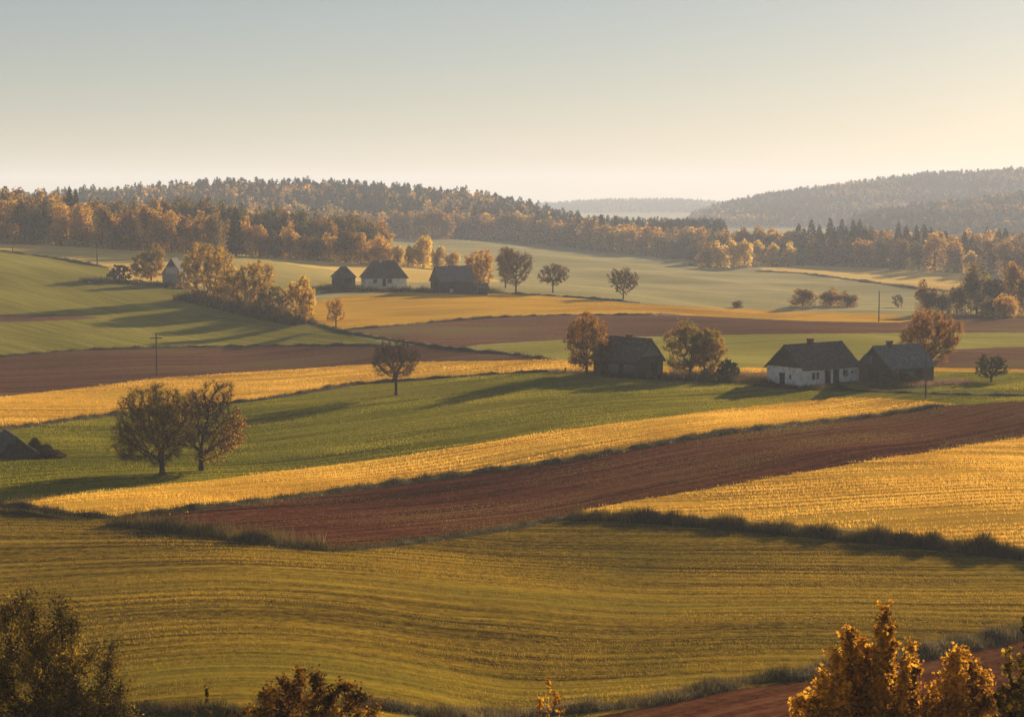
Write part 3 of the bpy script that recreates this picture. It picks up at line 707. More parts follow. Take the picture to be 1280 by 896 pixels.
make_tree('maple', 'golden maple right of the tallest one at the bottom right', 'tree', 1190, 0, 800, 1118, 1236, 985, L_maple, seed=47, leaf=.115, nleaf=19000, nattr=900, loc=gl(1190, 54.5), trunk_r=.08, spread=.62, asp=.8,
          shoots=[(1196, 806, 11, 160), (1212, 812, 10, 150), (1180, 820, 11, 150), (1226, 832, 9, 130), (1166, 838, 10, 130), (1194, 850, 26, 120), (1150, 858, 12, 110), (1232, 862, 7, 100), (1192, 786, 3, 60)])
make_tree('tree', 'dark nearly bare tree cut by the bottom right corner of the frame', 'tree', 1285, 0, 752, 1236, 1330, 985, L_fine, seed=48, leaf=.15, nleaf=3800, nattr=700, loc=gl(1288, 50), trunk_r=.07, spread=.3, asp=.8, twigs=1800,
          shoots=[(1270, 754, 4, 240), (1284, 772, 6, 220), (1256, 800, 6, 180), (1272, 812, 14, 170), (1242, 826, 4, 140), (1262, 846, 20, 140), (1290, 790, 14, 200)])

# ------------------------------------------------------------------ woods
def lobed(r, H, W, low, nl, leaf, nlobe=14, top=1.0):
    cz = (H + low) / 2; rz = (H - low) / 2
    c = rnd_dirs(nlobe, r) * r.uniform(.35, .72, (nlobe, 1)); c[:, 2] = c[:, 2] * .95
    k = r.integers(0, nlobe, nl); lr = r.uniform(.26, .42, nlobe)
    P = c[k] + rnd_dirs(nl, r) * (lr[k] * r.uniform(.55, 1.05, nl))[:, None]
    sh = 1 - .35 * np.clip(P[:, 2], 0, 1) ** 2 * top
    P[:, 0] *= sh; P[:, 1] *= sh
    P = P * [W / 2, W / 2, rz] + [0, 0, cz]
    m = nl // 5; a = r.uniform(0, 6.283, m); q = np.sqrt(r.uniform(.1, 1, m)) * W * .40
    P = np.concatenate([P, np.stack([np.cos(a) * q, np.sin(a) * q, r.uniform(0, .38, m) * H * (1 - .3 * q / W)], 1)])
    return leaves(P, leaf, r, .8)
def conif(r, H, W, nl, leaf, low=.08):
    z = 1 - r.random(nl) ** .6 * (1 - low)
    tiers = 11
    saw = 1 - .3 * ((z * tiers) % 1)
    rad = (1 - z) ** .62 * saw * (.35 + .65 * np.sqrt(r.random(nl))) + .012
    t = r.uniform(0, 6.283, nl); lob = 1 + .16 * np.sin(t * 5 + z * 40)
    P = np.stack([np.cos(t) * rad * lob * W / 2, np.sin(t) * rad * lob * W / 2, z * H - rad * W * .12], 1)
    return leaves(P, leaf, r, .5, .5)
W_mats = {
 'orange': leaf_mat('wood orange', [(.09, .065, .016), (.24, .14, .024), (.42, .23, .035), (.58, .34, .055)], .5, .16, objvar=.6),
 'rust': leaf_mat('wood rust', [(.05, .042, .014), (.13, .08, .02), (.26, .13, .026), (.42, .22, .04)], .45, .16, objvar=.6),
 'olive': leaf_mat('wood olive', [(.035, .038, .013), (.075, .065, .018), (.14, .11, .024), (.27, .18, .035)], .4, .16, objvar=.6),
 'gold': leaf_mat('wood gold', [(.26, .18, .028), (.44, .29, .035), (.60, .40, .05), (.70, .49, .08)], .55, .16, objvar=.4),
 'pine': leaf_mat('wood conifer', [(.012, .019, .010), (.022, .031, .014), (.04, .05, .022)], .12, .2, objvar=.3),
}
KW = {'orange': 'orange broadleaf', 'rust': 'rust brown broadleaf', 'olive': 'olive green broadleaf', 'gold': 'golden yellow broadleaf', 'pine': 'dark conifer'}
PROTO = {}
def proto(kind, v, lod):
    """unit tree: 20 m tall prototypes, shared by every copy"""
    key = (kind, v, lod)
    if key in PROTO: return PROTO[key]
    r = np.random.default_rng(hash((v, lod, len(kind))) % 9999 + {'orange': 1, 'rust': 2, 'olive': 3, 'gold': 4, 'pine': 5}[kind])
    n, lf = {0: (3200, .62), 1: (1500, .85), 2: (260, 1.9), 3: (90, 3.2)}[lod]
    if kind == 'pine': cr = conif(r, 20, 7.0, n, lf * 1.05)
    else: cr = lobed(r, 20, 9.5 if kind != 'gold' else 8, .3, n, lf, 17 + v * 2)
    z = np.array([0, 5.5, 11, 16.5]); w = r.normal(0, .12, (4, 2)); w[0] = 0
    A = np.stack([w[:3, 0], w[:3, 1], z[:3]], 1); B = np.stack([w[1:, 0], w[1:, 1], z[1:]], 1)
    tb = tubes(A, B, np.array([.32, .24, .15]), np.array([.24, .15, .05]), 6 if lod < 2 else 3)
    PROTO[key] = (cr, tb); return PROTO[key]
MESHES = {}
def wood_tree(kind, v, lod, x, y, H, W, rz, label, group, cat='tree'):
    key = (kind, v, lod)
    if key not in MESHES:
        cr, tb = proto(*key)
        MESHES[key] = (mesh_np('trunk', [tb], bark, True), mesh_np('crown', [cr], W_mats[kind]))
    mt, mc = MESHES[key]
    z = zat1(x, y)
    e = empty('conifer_tree' if kind == 'pine' else 'broadleaf_tree', (x, y, z - .2), rz); wf = (1.45 if kind != 'pine' else 1.75) * ((.76 if lod == 0 else .86) if kind != 'pine' else .9); e.scale = (W / 9.5 * wf, W / 9.5 * wf, H / 20)
    tag(e, label, cat, group); link('trunk', mt, e); link('crown', mc, e)
    return e
ORD = ['first', 'second', 'third', 'fourth', 'fifth', 'sixth', 'seventh', 'eighth', 'ninth', 'tenth', 'eleventh', 'twelfth',
       'thirteenth', 'fourteenth', 'fifteenth', 'sixteenth', 'seventeenth', 'eighteenth', 'nineteenth', 'twentieth']
def wood_row(trees, group, anchors, lod, jitter=0):
    """trees: (px, base_py, top_py, width px, kind, row, depth offset)"""
    trees = sorted(trees, key=lambda t: t[0]); cnt = {}
    for i, (px, by, ty, w, kind, row, dd) in enumerate(trees):
        gx, gy, gz = ground(px, by)
        if dd: gy += dd; gx = ray(px, by)[0] * gy
        gz = zat1(gx, gy); s = ray(px, ty)[1] * gy; H = s - gz; W = w * gy / F
        a = [t for t in anchors if px < t[0]][0][1]
        k = (a, kind, row); cnt[k] = cnt.get(k, 0) + 1
        lab = f"{ORD[cnt[k]-1]} {KW[kind]} from left in {row} {a}"
        v = i % 3
        wood_tree(kind, v, lod, gx, gy, H, W, random.Random(i * 7 + len(trees)).uniform(0, 6.28), lab, group)

lw = [(-14, 240, 32, 'rust'), (10, 239, 30, 'orange'), (32, 243, 28, 'rust'), (55, 243, 30, 'olive'), (76, 246, 28, 'orange'), (102, 246, 34, 'orange'),
      (128, 248, 32, 'orange'), (150, 261, 24, 'rust'), (164, 251, 26, 'rust'), (181, 246, 26, 'orange'), (199, 252, 28, 'orange'),
      (214, 254, 24, 'orange'), (233, 264, 24, 'rust'), (255, 258, 28, 'orange'), (271, 258, 26, 'olive'), (295, 257, 22, 'pine'), (307, 265, 22, 'orange'),
      (325, 274, 26, 'orange'), (344, 284, 24, 'olive'), (362, 276, 26, 'orange'), (379, 289, 22, 'rust'), (396, 287, 24, 'olive'), (412, 287, 26, 'orange'),
      (432, 280, 32, 'rust'), (451, 285, 26, 'orange'), (473, 289, 32, 'orange'), (497, 302, 22, 'gold'), (510, 303, 20, 'gold'), (529, 289, 28, 'gold'),
      (549, 305, 24, 'gold'), (567, 311, 22, 'gold')]
def lwb(px): return float(np.interp(px, [-50, 0, 100, 200, 320, 400, 500, 580], [301, 303, 308, 314.5, 321, 326, 333.5, 338]))
rr = random.Random(5)
T1 = [(px, lwb(px), ty, w * 1.12, k, 'front row', 0) for px, ty, w, k in lw]
T1 += [(px, lwb(px), ty, w, k, 'back row', 22) for px, ty, w, k in
       [(-4, 247, 28, 'olive'), (21, 250, 26, 'rust'), (44, 249, 26, 'olive'), (66, 252, 26, 'olive'), (88, 232, 22, 'pine'), (96, 237, 18, 'pine'), (115, 256, 28, 'olive'), (140, 259, 28, 'orange'),
        (157, 262, 26, 'olive'), (172, 255, 24, 'olive'), (190, 260, 26, 'olive'), (207, 263, 26, 'rust'), (224, 264, 26, 'orange'), (243, 266, 26, 'olive'), (263, 266, 26, 'rust'),
        (283, 270, 26, 'orange'), (299, 276, 24, 'olive'), (316, 282, 24, 'olive'), (335, 286, 24, 'rust'), (353, 288, 24, 'olive'), (371, 292, 24, 'olive'), (388, 294, 24, 'rust'),
        (404, 294, 24, 'olive'), (422, 290, 24, 'olive'), (442, 288, 24, 'olive'), (462, 296, 24, 'rust'), (485, 304, 22, 'gold'), (519, 306, 22, 'orange'), (540, 308, 20, 'gold')]]
wood_row(T1, 'trees of the wood along the left hillside', [(120, 'left of the first pole'), (235, 'behind the stone hut'), (410, 'above the orange hedge trees'), (700, 'behind the far white farmhouse')], 0)

# right wood: golden front clump, then conifers behind broadleaf fronts
T2 = []
for px, ty, w, k in [(885, 303, 22, 'orange'), (900, 300, 22, 'gold'), (917, 298, 20, 'gold'), (931, 297, 18, 'gold'), (946, 298, 20, 'gold'), (966, 302, 18, 'gold'), (985, 300, 20, 'gold')]:
    T2.append((px, 332, ty - 3, w * 1.2, k, 'front row', -12))
for px, ty, w, k in [(868, 302, 20, 'olive'), (905, 283, 26, 'orange'), (927, 278, 24, 'rust'), (948, 279, 24, 'orange'), (968, 281, 24, 'orange'), (988, 280, 24, 'orange'), (1003, 286, 20, 'rust')]:
    T2.append((px, 331, ty, w * 1.1, k, 'back row', 45))
bl2 = lambda px: float(np.interp(px, [1000, 1100, 1200, 1300], [331, 334, 340, 344]))
for px, ty, w, k in [(1018, 292, 22, 'rust'), (1036, 290, 26, 'rust'), (1058, 292, 24, 'olive'), (1080, 288, 28, 'rust'), (1103, 293, 26, 'olive'), (1125, 292, 26, 'rust'),
                     (1148, 296, 26, 'olive'), (1168, 286, 30, 'orange'), (1192, 291, 24, 'orange'), (1213, 309, 20, 'gold'), (1235, 294, 26, 'rust'), (1256, 296, 26, 'orange'), (1279, 296, 26, 'rust'), (1300, 296, 26, 'olive')]:
    T2.append((px, bl2(px), ty, w * 1.15, k, 'front row', 0))
for px, ty, w, k in [(1014, 274, 20, 'pine'), (1037, 272, 18, 'pine'), (1052, 273, 16, 'pine'), (1066, 274, 16, 'pine'), (1074, 273, 16, 'pine'), (1090, 276, 18, 'olive'), (1108, 277, 20, 'rust'),
                     (1122, 278, 16, 'pine'), (1133, 280, 14, 'pine'), (1145, 281, 16, 'pine'), (1156, 283, 15, 'pine'), (1181, 288, 16, 'pine'), (1205, 289, 16, 'pine'), (1215, 290, 14, 'pine'), (1222, 289, 18, 'rust'), (1247, 291, 22, 'olive'), (1266, 294, 20, 'rust'), (1290, 292, 20, 'olive')]:
    T2.append((px, bl2(px), ty, w * 1.15, k, 'back row', 40))
wood_row(T2, 'trees of the wood across the right of the valley', [(1008, 'of the golden clump in the valley'), (1110, 'above the two valley bushes'), (1400, 'above the right hand thicket')], 1)

# thicket at the right, behind the brown field
T3 = [(1158, 393, 347, 34, 'rust', 'thicket', 0), (1178, 393, 358, 24, 'olive', 'thicket', 0), (1196, 393, 352, 26, 'rust', 'thicket', 8), (1221, 394, 325, 48, 'olive', 'thicket', 14), (1243, 394, 340, 34, 'rust', 'thicket', 10),
      (1267, 394, 321, 46, 'rust', 'thicket', 16), (1257, 397, 363, 32, 'orange', 'thicket', -4), (1290, 396, 330, 40, 'olive', 'thicket', 5), (1234, 396, 366, 22, 'olive', 'thicket', 0)]
wood_row(T3, 'trees of the thicket at the right edge', [(1400, 'behind the brown field at right')], 0)
def big_bush(px, by, ty, w, kind, label, dd=0, d=None, lod=0, name='bush'):
    gx, gy, gz = ground(px, by)
    if d: gy = d; gx = ray(px, by)[0] * d
    gz = zat1(gx, gy); H = ray(px, ty)[1] * gy - gz; e = wood_tree(kind, px % 3, lod, gx, gy, H * 1.05, w * gy / F * 1.1, px, label, None, 'bush'); e.name = name
big_bush(1003, 386, 358, 34, 'orange', 'round golden brown bush on the valley floor, left of the twin bush', d=580)
big_bush(1038, 387, 359, 30, 'rust', 'left half of the twin bush on the valley floor', d=585)
big_bush(1059, 387, 363, 26, 'rust', 'right half of the twin bush on the valley floor', d=583)
big_bush(840, 323, 296, 26, 'olive', 'rounded tree standing in front of the ridge wood edge', name='tree')
big_bush(872, 322, 293, 16, 'olive', 'narrow dark tree between the two valley woods', name='tree')
big_bush(922, 378.5, 373.5, 14, 'olive', 'tiny pale bush beyond the far golden field', d=575, lod=1)

# front edge of the ridge wood: countable trees
T4 = []
x = 430
tops = [(430, 262), (500, 262), (560, 262), (600, 262), (650, 262), (700, 270), (760, 276), (800, 279), (860, 291)]
bs = [(400, 296), (500, 298), (560, 299), (640, 302), (700, 308), (780, 317), (870, 323)]
while x < 866:
    w = rr.uniform(19, 29) if x > 600 else rr.uniform(15, 22)
    ty = np.interp(x, *zip(*tops)) + rr.uniform(-5, 4)
    T4.append((x, float(np.interp(x, *zip(*bs))), ty, w * 1.25, rr.choice(['orange', 'rust', 'gold', 'orange', 'olive']), 'edge', 0)); x += w * .72
wood_row(T4, 'trees along the edge of the ridge wood', [(470, 'of the ridge wood above the far farmhouse'), (600, 'of the ridge wood above the far barn'), (700, 'of the ridge wood above the brown trees'), (900, 'of the ridge wood beside the valley meadow')], 1)

def mass(name, label, lod, X0, X1, d0, d1, space, H, kinds, keep=None, seed=1):
    """a far wood that reads as one mass"""
    r = np.random.default_rng(seed); P = []
    d = d0
    while d < d1:
        x = X0 * d
        while x < X1 * d:
            P.append((x + r.uniform(-.4, .4) * space, d + r.uniform(-.4, .4) * space)); x += space * r.uniform(.8, 1.2)
        d += space
    P = np.array(P); z = zat(P[:, 0], P[:, 1])
    if keep is not None:
        k = keep(P[:, 0] / P[:, 1], P[:, 1], z, r); P = P[k]; z = z[k]
    parts = []; mi = []; ks = [k for k, w in kinds]; wt = np.array([w for k, w in kinds], float); wt /= wt.sum()
    # drifts of one kind
    f = np.sin(P[:, 0] / 37 + 1.3) + np.sin(P[:, 1] / 29 + P[:, 0] / 61) + r.normal(0, .9, len(P))
    rank = np.argsort(np.argsort(f)) / len(f); kk = np.searchsorted(np.cumsum(wt), rank); kk = np.minimum(kk, len(ks) - 1)
    for a, kind in enumerate(ks):
        for v in range(3):
            sel = np.nonzero((kk == a) & (np.arange(len(P)) % 3 == v))[0]
            if not len(sel): continue
            cr, tb = proto(kind, v, lod)
            t = r.uniform(0, 6.283, len(sel)); hs = H / 20 * r.uniform(.72, 1.18, len(sel)) * (1.05 if kind == 'pine' else .95); ws = hs * r.uniform(.85, 1.25, len(sel)) * (1.3 if kind == 'pine' else 1.25)
            for (v0, f0), mm in ((cr, a), ):
                c, s_ = np.cos(t), np.sin(t)
                xx = (v0[None, :, 0] * c[:, None] - v0[None, :, 1] * s_[:, None]) * ws[:, None] + P[sel, 0][:, None]
                yy = (v0[None, :, 0] * s_[:, None] + v0[None, :, 1] * c[:, None]) * ws[:, None] + P[sel, 1][:, None]
                zz = v0[None, :, 2] * hs[:, None] + z[sel][:, None]
                V = np.stack([xx, yy, zz], -1).reshape(-1, 3)
                ff = (f0[None] + (np.arange(len(sel)) * len(v0))[:, None, None]).reshape(-1, f0.shape[1])
                parts.append((V, ff)); mi.append(mm)
    o = link(name, mesh_np(name, parts, [W_mats[k] for k in ks], False, mi)); tag(o, label, 'wood', kind='stuff')
    return len(P)
def k_ridge(X, d, z, r):
    px = 640 + F * X
    st = np.interp(px, [400, 640, 780, 870, 920], [1165, 1165, 1075, 1050, 1000])
    return (d > st) & (px < 905) & ((d < 1540) | (px < 0))
mass('ridge_wood', 'long wooded ridge of autumn trees and spruces behind the left wood', 2, -.36, .115, 1060, 1560, 7.0, 16.5,
     [('pine', 3.4), ('olive', 2.6), ('orange', 1.2), ('rust', 2.2), ('pine', 1.7)], k_ridge, 2)
mass('hill_wood', 'misty wood on the nearer of the right hand hills', 3, .15, .36, 1640, 2080, 8.0, 14, [('pine', 4), ('olive', 3), ('rust', .8)],
     lambda X, d, z, r: z > -31, 3)
mass('hill_wood', 'pale blue wooded hill rising to the right behind the valley', 3, .06, .36, 2180, 2880, 8.5, 14, [('pine', 5), ('olive', 3), ('rust', .7)],
     lambda X, d, z, r: z > -31, 4)
mass('hill_wood', 'faintest wooded hill on the horizon at centre', 3, -.10, .22, 4150, 4760, 12, 12, [('pine', 5), ('olive', 2)],
     lambda X, d, z, r: z > -31, 5)
mass('valley_wood', 'inner trees of the valley wood behind its row of conifers', 1, .152, .30, 960, 1060, 8.5, 17, [('pine', 3), ('olive', 2), ('rust', 3), ('orange', 1.4)], None, 8)
mass('valley_wood', 'orange brown trees behind the golden clump in the valley', 1, .098, .152, 985, 1060, 8.5, 17, [('orange', 3), ('olive', 2), ('rust', 3)], None, 9)
mass('wood', 'shaded inner trees of the wood along the left hillside', 1, -.33, -.03, 700, 760, 8.5, 17, [('olive', 3), ('rust', 2), ('orange', 1.4), ('pine', 1)],
     lambda X, d, z, r: (640 + F * X < 480), 6)

# ------------------------------------------------------------------ buildings
plaster = rough_mat('old whitewash', [(.34, .31, .26), (.72, .69, .63), (.84, .82, .77)], 1.3, bump=.3, bdist=.03)
plaster2 = rough_mat('grey weathered plaster', [(.26, .25, .23), (.42, .40, .37), (.5, .48, .45)], 1.5, bump=.3, bdist=.03)
stone = rough_mat('rubble stone', [(.12, .12, .11), (.26, .25, .23), (.42, .40, .37)], 3.0, bump=1, bdist=.1)
planks = rough_mat('dark weathered planks', [(.035, .03, .026), (.075, .066, .057), (.13, .115, .10)], 3.0, (6, 6, .35), .7, .04)
planks_l = rough_mat('grey weathered planks', [(.10, .095, .088), (.17, .16, .15), (.24, .23, .21)], 3.0, (6, 6, .35), .7, .04)
thatch = rough_mat('old shingle roof', [(.045, .04, .034), (.10, .088, .074), (.19, .165, .135)], 2.2, bump=.9, bdist=.08)
slate = rough_mat('grey slate roof', [(.08, .08, .08), (.16, .158, .152), (.24, .235, .225)], 2.6, bump=.8, bdist=.06)
brick = rough_mat('sooty brick', [(.07, .05, .04), (.13, .09, .07), (.2, .15, .12)], 5.0, bump=.6, bdist=.03)
lightbrick = rough_mat('pale chimney render', [(.4, .37, .3), (.55, .5, .42)], 5.0, bump=.3, bdist=.03)
dwood = rough_mat('dark door wood', [(.02, .017, .014), (.04, .034, .028)], 5.0, (4, 4, .3), .4, .02)
fwood = rough_mat('window frame paint', [(.2, .19, .17), (.32, .3, .27)], 8.0, bump=.2, bdist=.01)
gm, _nt, _ns, _ls = new_mat('dark window glass')
_p = N(_ns, 'ShaderNodeBsdfPrincipled', Roughness=.12); _p.inputs['Base Color'].default_value = (.012, .014, .016, 1)
_o = N(_ns, 'ShaderNodeOutputMaterial'); _ls.new(_p.outputs[0], _o.inputs[0])

def grid_patch(p00, p10, p11, p01, nu, nv, sag, seed, th):
    """thick, slightly uneven slab between four corners"""
    r = np.random.default_rng(seed)
    u = np.linspace(0, 1, nu + 1)[:, None, None]; v = np.linspace(0, 1, nv + 1)[None, :, None]
    P = (1 - u) * (1 - v) * p00 + u * (1 - v) * p10 + u * v * p11 + (1 - u) * v * p01
    nrm = np.cross(p10 - p00, p01 - p00); nrm = nrm / np.linalg.norm(nrm)
    if nrm[2] < 0: nrm = -nrm
    P = P + nrm * r.normal(0, .018, (nu + 1, nv + 1, 1)); P[..., 2] -= sag * np.sin(math.pi * u[..., 0]) * (.4 + .6 * v[..., 0])
    top = P.reshape(-1, 3); bot = top - nrm * th
    m = nv + 1; i, j = np.meshgrid(np.arange(nu), np.arange(nv), indexing='ij')
    q = np.stack([i * m + j, (i + 1) * m + j, (i + 1) * m + j + 1, i * m + j + 1], -1).reshape(-1, 4)
    n = len(top); F_ = [q, q[:, ::-1] + n]
    def edge(ids): a = np.array(ids[:-1]); b = np.array(ids[1:]); F_.append(np.stack([a, b, b + n, a + n], 1))
    edge([k for k in range(m)]); edge([nu * m + k for k in range(m)]); edge([k * m for k in range(nu + 1)]); edge([k * m + nv for k in range(nu + 1)])
    return np.concatenate([top, bot]), np.concatenate(F_)

def house(name, label, cat, corner_px, d, ang, L, W, sy, hw, hr, wallm, roofm, hip0=0., hip1=0., over=.38, sag=.12, seed=1,
          gable0=None, gable1=None, openings=(), chimney=None, gable_z=None, zoff=0.):
    """corner = near corner; local x runs along the length away from it, local y (times sy) across.
       hip0/hip1: how far the ridge is drawn in at each end"""
    gg = ground(*corner_px)
    print('HOUSE', corner_px, d, gg[1])
    if d is None: d = gg[1]
    cx, cy = ray(*corner_px)[0] * d, d
    cz = zat1(cx, cy) + zoff
    e = empty(name, (cx, cy, cz), ang); tag(e, label, cat)
    S = lambda v: np.asarray(v, float) * [1, sy, 1]
    base = -1.0
    # wall: box plus gable tops where the ridge is not hipped
    V = [(0, 0, base), (L, 0, base), (L, W, base), (0, W, base), (0, 0, hw), (L, 0, hw), (L, W, hw), (0, W, hw)]
    q = [(0, 1, 5, 4), (1, 2, 6, 5), (2, 3, 7, 6), (3, 0, 4, 7)]
    tri = []
    if hip0 == 0: V.append((0, W / 2, hr - .06)); tri.append((7, 4, len(V) - 1))
    if hip1 == 0: V.append((L, W / 2, hr - .06)); tri.append((5, 6, len(V) - 1))
    parts = [(S(V), np.array(q))]
    if tri: parts.append((S(V), np.array(tri)))
    link('wall', mesh_np('wall', parts, wallm), e)
    sl = (hr - hw) / (W / 2); oz = over * sl
    e0 = -over if hip0 == 0 else -over; 
    R0 = np.array([hip0 - (over if hip0 == 0 else 0), W / 2, hr + .08]); R1 = np.array([L - hip1 + (over if hip1 == 0 else 0), W / 2, hr + .08])
    E00 = np.array([-over, -over, hw - oz + .08]); E10 = np.array([L + over, -over, hw - oz + .08])
    E01 = np.array([-over, W + over, hw - oz + .08]); E11 = np.array([L + over, W + over, hw - oz + .08])
    rp = [grid_patch(S(E00), S(E10), S(R1), S(R0), 14, 6, sag, seed, .16), grid_patch(S(E01), S(E11), S(R1), S(R0), 14, 6, sag, seed + 1, .16)]
    if hip0: rp.append(grid_patch(S(E00), S(E01), S(R0), S(R0 + [0, .01, 0]), 8, 5, 0, seed + 2, .16))
    if hip1: rp.append(grid_patch(S(E10), S(E11), S(R1), S(R1 + [0, .01, 0]), 8, 5, 0, seed + 3, .16))
    rp.append(tubes([S(R0)], [S(R1)], .12, .12, 6))
    roof = link('roof', mesh_np('roof', rp, roofm), e)
    if chimney:
        x, h, mt = chimney
        v, f = box(x - .4, x + .4, (W / 2 - .35) * sy, (W / 2 + .35) * sy, hr - .5, hr + h)
        v2, f2 = box(x - .48, x + .48, (W / 2 - .43) * sy, (W / 2 + .43) * sy, hr + h, hr + h + .12)
        link('chimney', mesh_np('chimney', [(v, f), (v2, f2)], mt), roof)
    for gm_, x, sx in ((gable0, 0, -1), (gable1, L, 1)):
        if gm_ is None: continue
        mt, z0 = gm_
        t = (z0 - hw) / (hr - hw) * W / 2; y0 = max(t, 0) ; zz = max(z0, hw)
        a = x + sx * .05; vv = [(x, y0, zz), (x, W - y0, zz), (x, W / 2, hr - .1), (a, y0, zz), (a, W - y0, zz), (a, W / 2, hr - .1)]
        link('gable', mesh_np('gable', [(S(vv), np.array([(3, 4, 5), (0, 2, 1)])), (S(vv), np.array([(0, 1, 4, 3), (1, 2, 5, 4), (2, 0, 3, 5)]))], mt), e)
    for side, kind, s0, s1, z0, z1 in openings:
        def bx(a0, a1, b0, b1, out0, out1):
            if side == 'front': return box(a0, a1, *sorted((-out0 * sy, -out1 * sy)), b0, b1)
            return box(-out1, -out0, *sorted((a0 * sy, a1 * sy)), b0, b1)
        if kind == 'window':
            t = .08
            bars = [bx(s0, s1, z1 - t, z1, .004, .06), bx(s0, s1, z0, z0 + t, .004, .08), bx(s0, s0 + t, z0 + t, z1 - t, .004, .06), bx(s1 - t, s1, z0 + t, z1 - t, .004, .06)]
            if s1 - s0 > .7: bars.append(bx((s0 + s1) / 2 - .03, (s0 + s1) / 2 + .03, z0 + t, z1 - t, .004, .05))
            w = empty_window = link('window', mesh_np('window', [bx(s0 + t, s1 - t, z0 + t, z1 - t, .003, .025)], gm), e)
            link('frame', mesh_np('frame', bars, fwood), w)
        elif kind == 'door':
            link('door', mesh_np('door', [bx(s0, s1, z0, z1, .003, .04), bx(s0 - .08, s0, z0, z1 + .08, .003, .07), bx(s1, s1 + .08, z0, z1 + .08, .003, .07), bx(s0, s1, z1, z1 + .08, .003, .07)], dwood), e)
        else:   # patch of boards or plaster
            mt = {'boards': planks_l, 'plaster': plaster2, 'dark': dwood}[kind]
            link('panel', mesh_np('panel', [bx(s0, s1, z0, z1, .003, .05)], mt), e)
    return e

house('barn', 'dark weathered wooden barn between the rust tree and the green tree', 'barn', (796, 468), 301, R(43 + 90), 9.6, 6.1, -1, 2.65, 5.9, planks, thatch, seed=11,
      gable0=(planks_l, 3.2), openings=(('front', 'boards', .3, 6.2, .3, 1.9), ('front', 'dark', 6.4, 8.0, .1, 2.2), ('end', 'door', 3.4, 4.6, 0, 2.0), ('front', 'dark', 2.9, 3.9, .05, 1.95)), chimney=(4.6, .45, brick), sag=.05)
house('farmhouse', 'whitewashed farmhouse with dark shingle roof at the right', 'house', (1004, 483), 293, R(38), 12.6, 7.8, 1, 2.75, 6.05, plaster, thatch, seed=21,
      gable0=(planks, 2.66), openings=(('front', 'window', 1.9, 2.6, .9, 2.0), ('front', 'window', 2.9, 3.5, .9, 2.0), ('front', 'door', 4.9, 6.0, 0, 2.15), ('front', 'door', 6.8, 7.9, 0, 2.15), ('front', 'window', 9.0, 10.0, 1.0, 2.0),
      ('front', 'window', 10.8, 11.3, 1.3, 1.8), ('end', 'door', 4.0, 4.9, 0, 1.7), ('end', 'window', 2.5, 3.0, .9, 1.6)), chimney=(5.6, .75, brick), sag=.14)
house('barn', 'grey roofed wooden barn right of the white farmhouse', 'barn', (1113, 481), 296, R(36), 9.9, 7.0, 1, 2.6, 5.6, planks, slate, seed=31,
      gable0=(planks, 2.52), openings=(('end', 'boards', 1.2, 3.1, 2.75, 4.2), ('end', 'boards', 3.9, 5.8, 2.75, 4.2), ('front', 'dark', 5.4, 7.2, 0, 2.1), ('end', 'door', 2.4, 4.4, 0, 2.1)), chimney=(3.4, .7, brick), sag=.08)
house('farmhouse', 'far white farmhouse with hipped dark roof', 'house', (457, 361), 520, R(14), 11.4, 7.6, 1, 2.9, 6.9, plaster, thatch, hip0=2.6, hip1=2.6, seed=41, over=.5,
      openings=(('front', 'window', 2.1, 3.2, 1.0, 2.2), ('front', 'door', 4.8, 5.5, .2, 2.2), ('front', 'window', 6.1, 7.3, 1.0, 2.2), ('end', 'window', 3, 4, 1, 2.1)), chimney=(4.9, .35, lightbrick), sag=.1)
house('shed', 'small dark hipped roof shed left of the far farmhouse', 'shed', (419, 361), 522, R(16), 5.6, 5.0, 1, 2.6, 5.0, planks, thatch, hip0=2.0, hip1=2.0, seed=51, over=.4, openings=(('front', 'dark', 2.6, 4.6, .1, 2.0),), sag=.05)
house('barn', 'far dark barn with steep gabled roof right of the far farmhouse', 'barn', (551, 364), 512, R(22), 9.4, 8.2, 1, 3.3, 7.0, planks, slate, seed=61, gable0=(planks, 3.32), openings=(('end', 'door', 3, 5, 0, 2.6), ('front', 'plaster', 2.6, 3.6, .2, 1.2)), sag=.1)
house('shed', 'low lean-to shed with pale post at the right end of the far barn', 'shed', (594, 364), 517, R(8), 3.4, 3.6, 1, 1.9, 2.8, planks, slate, seed=71, over=.35, openings=(('front', 'boards', 0.1, .8, .1, 1.6),), sag=.03)
house('cottage', 'small rubble stone cottage with steep dark roof at far left', 'house', (203, 357), None, R(86), 6.0, 5.0, -1, 3.3, 7.2, stone, planks, seed=81, over=.3, gable0=(planks, 5.1),
      openings=(('end', 'plaster', 1.0, 4.0, 3.2, 4.7), ('end', 'window', 1.9, 2.6, .9, 1.9)), sag=.06)
house('barn', 'low black roofed barn cut by the left edge of the frame', 'barn', (-3, 575), 204, R(114), 8.0, 4.2, -1, .55, 2.1, planks, thatch, seed=91, over=.3, gable0=(planks, .57), sag=.06)

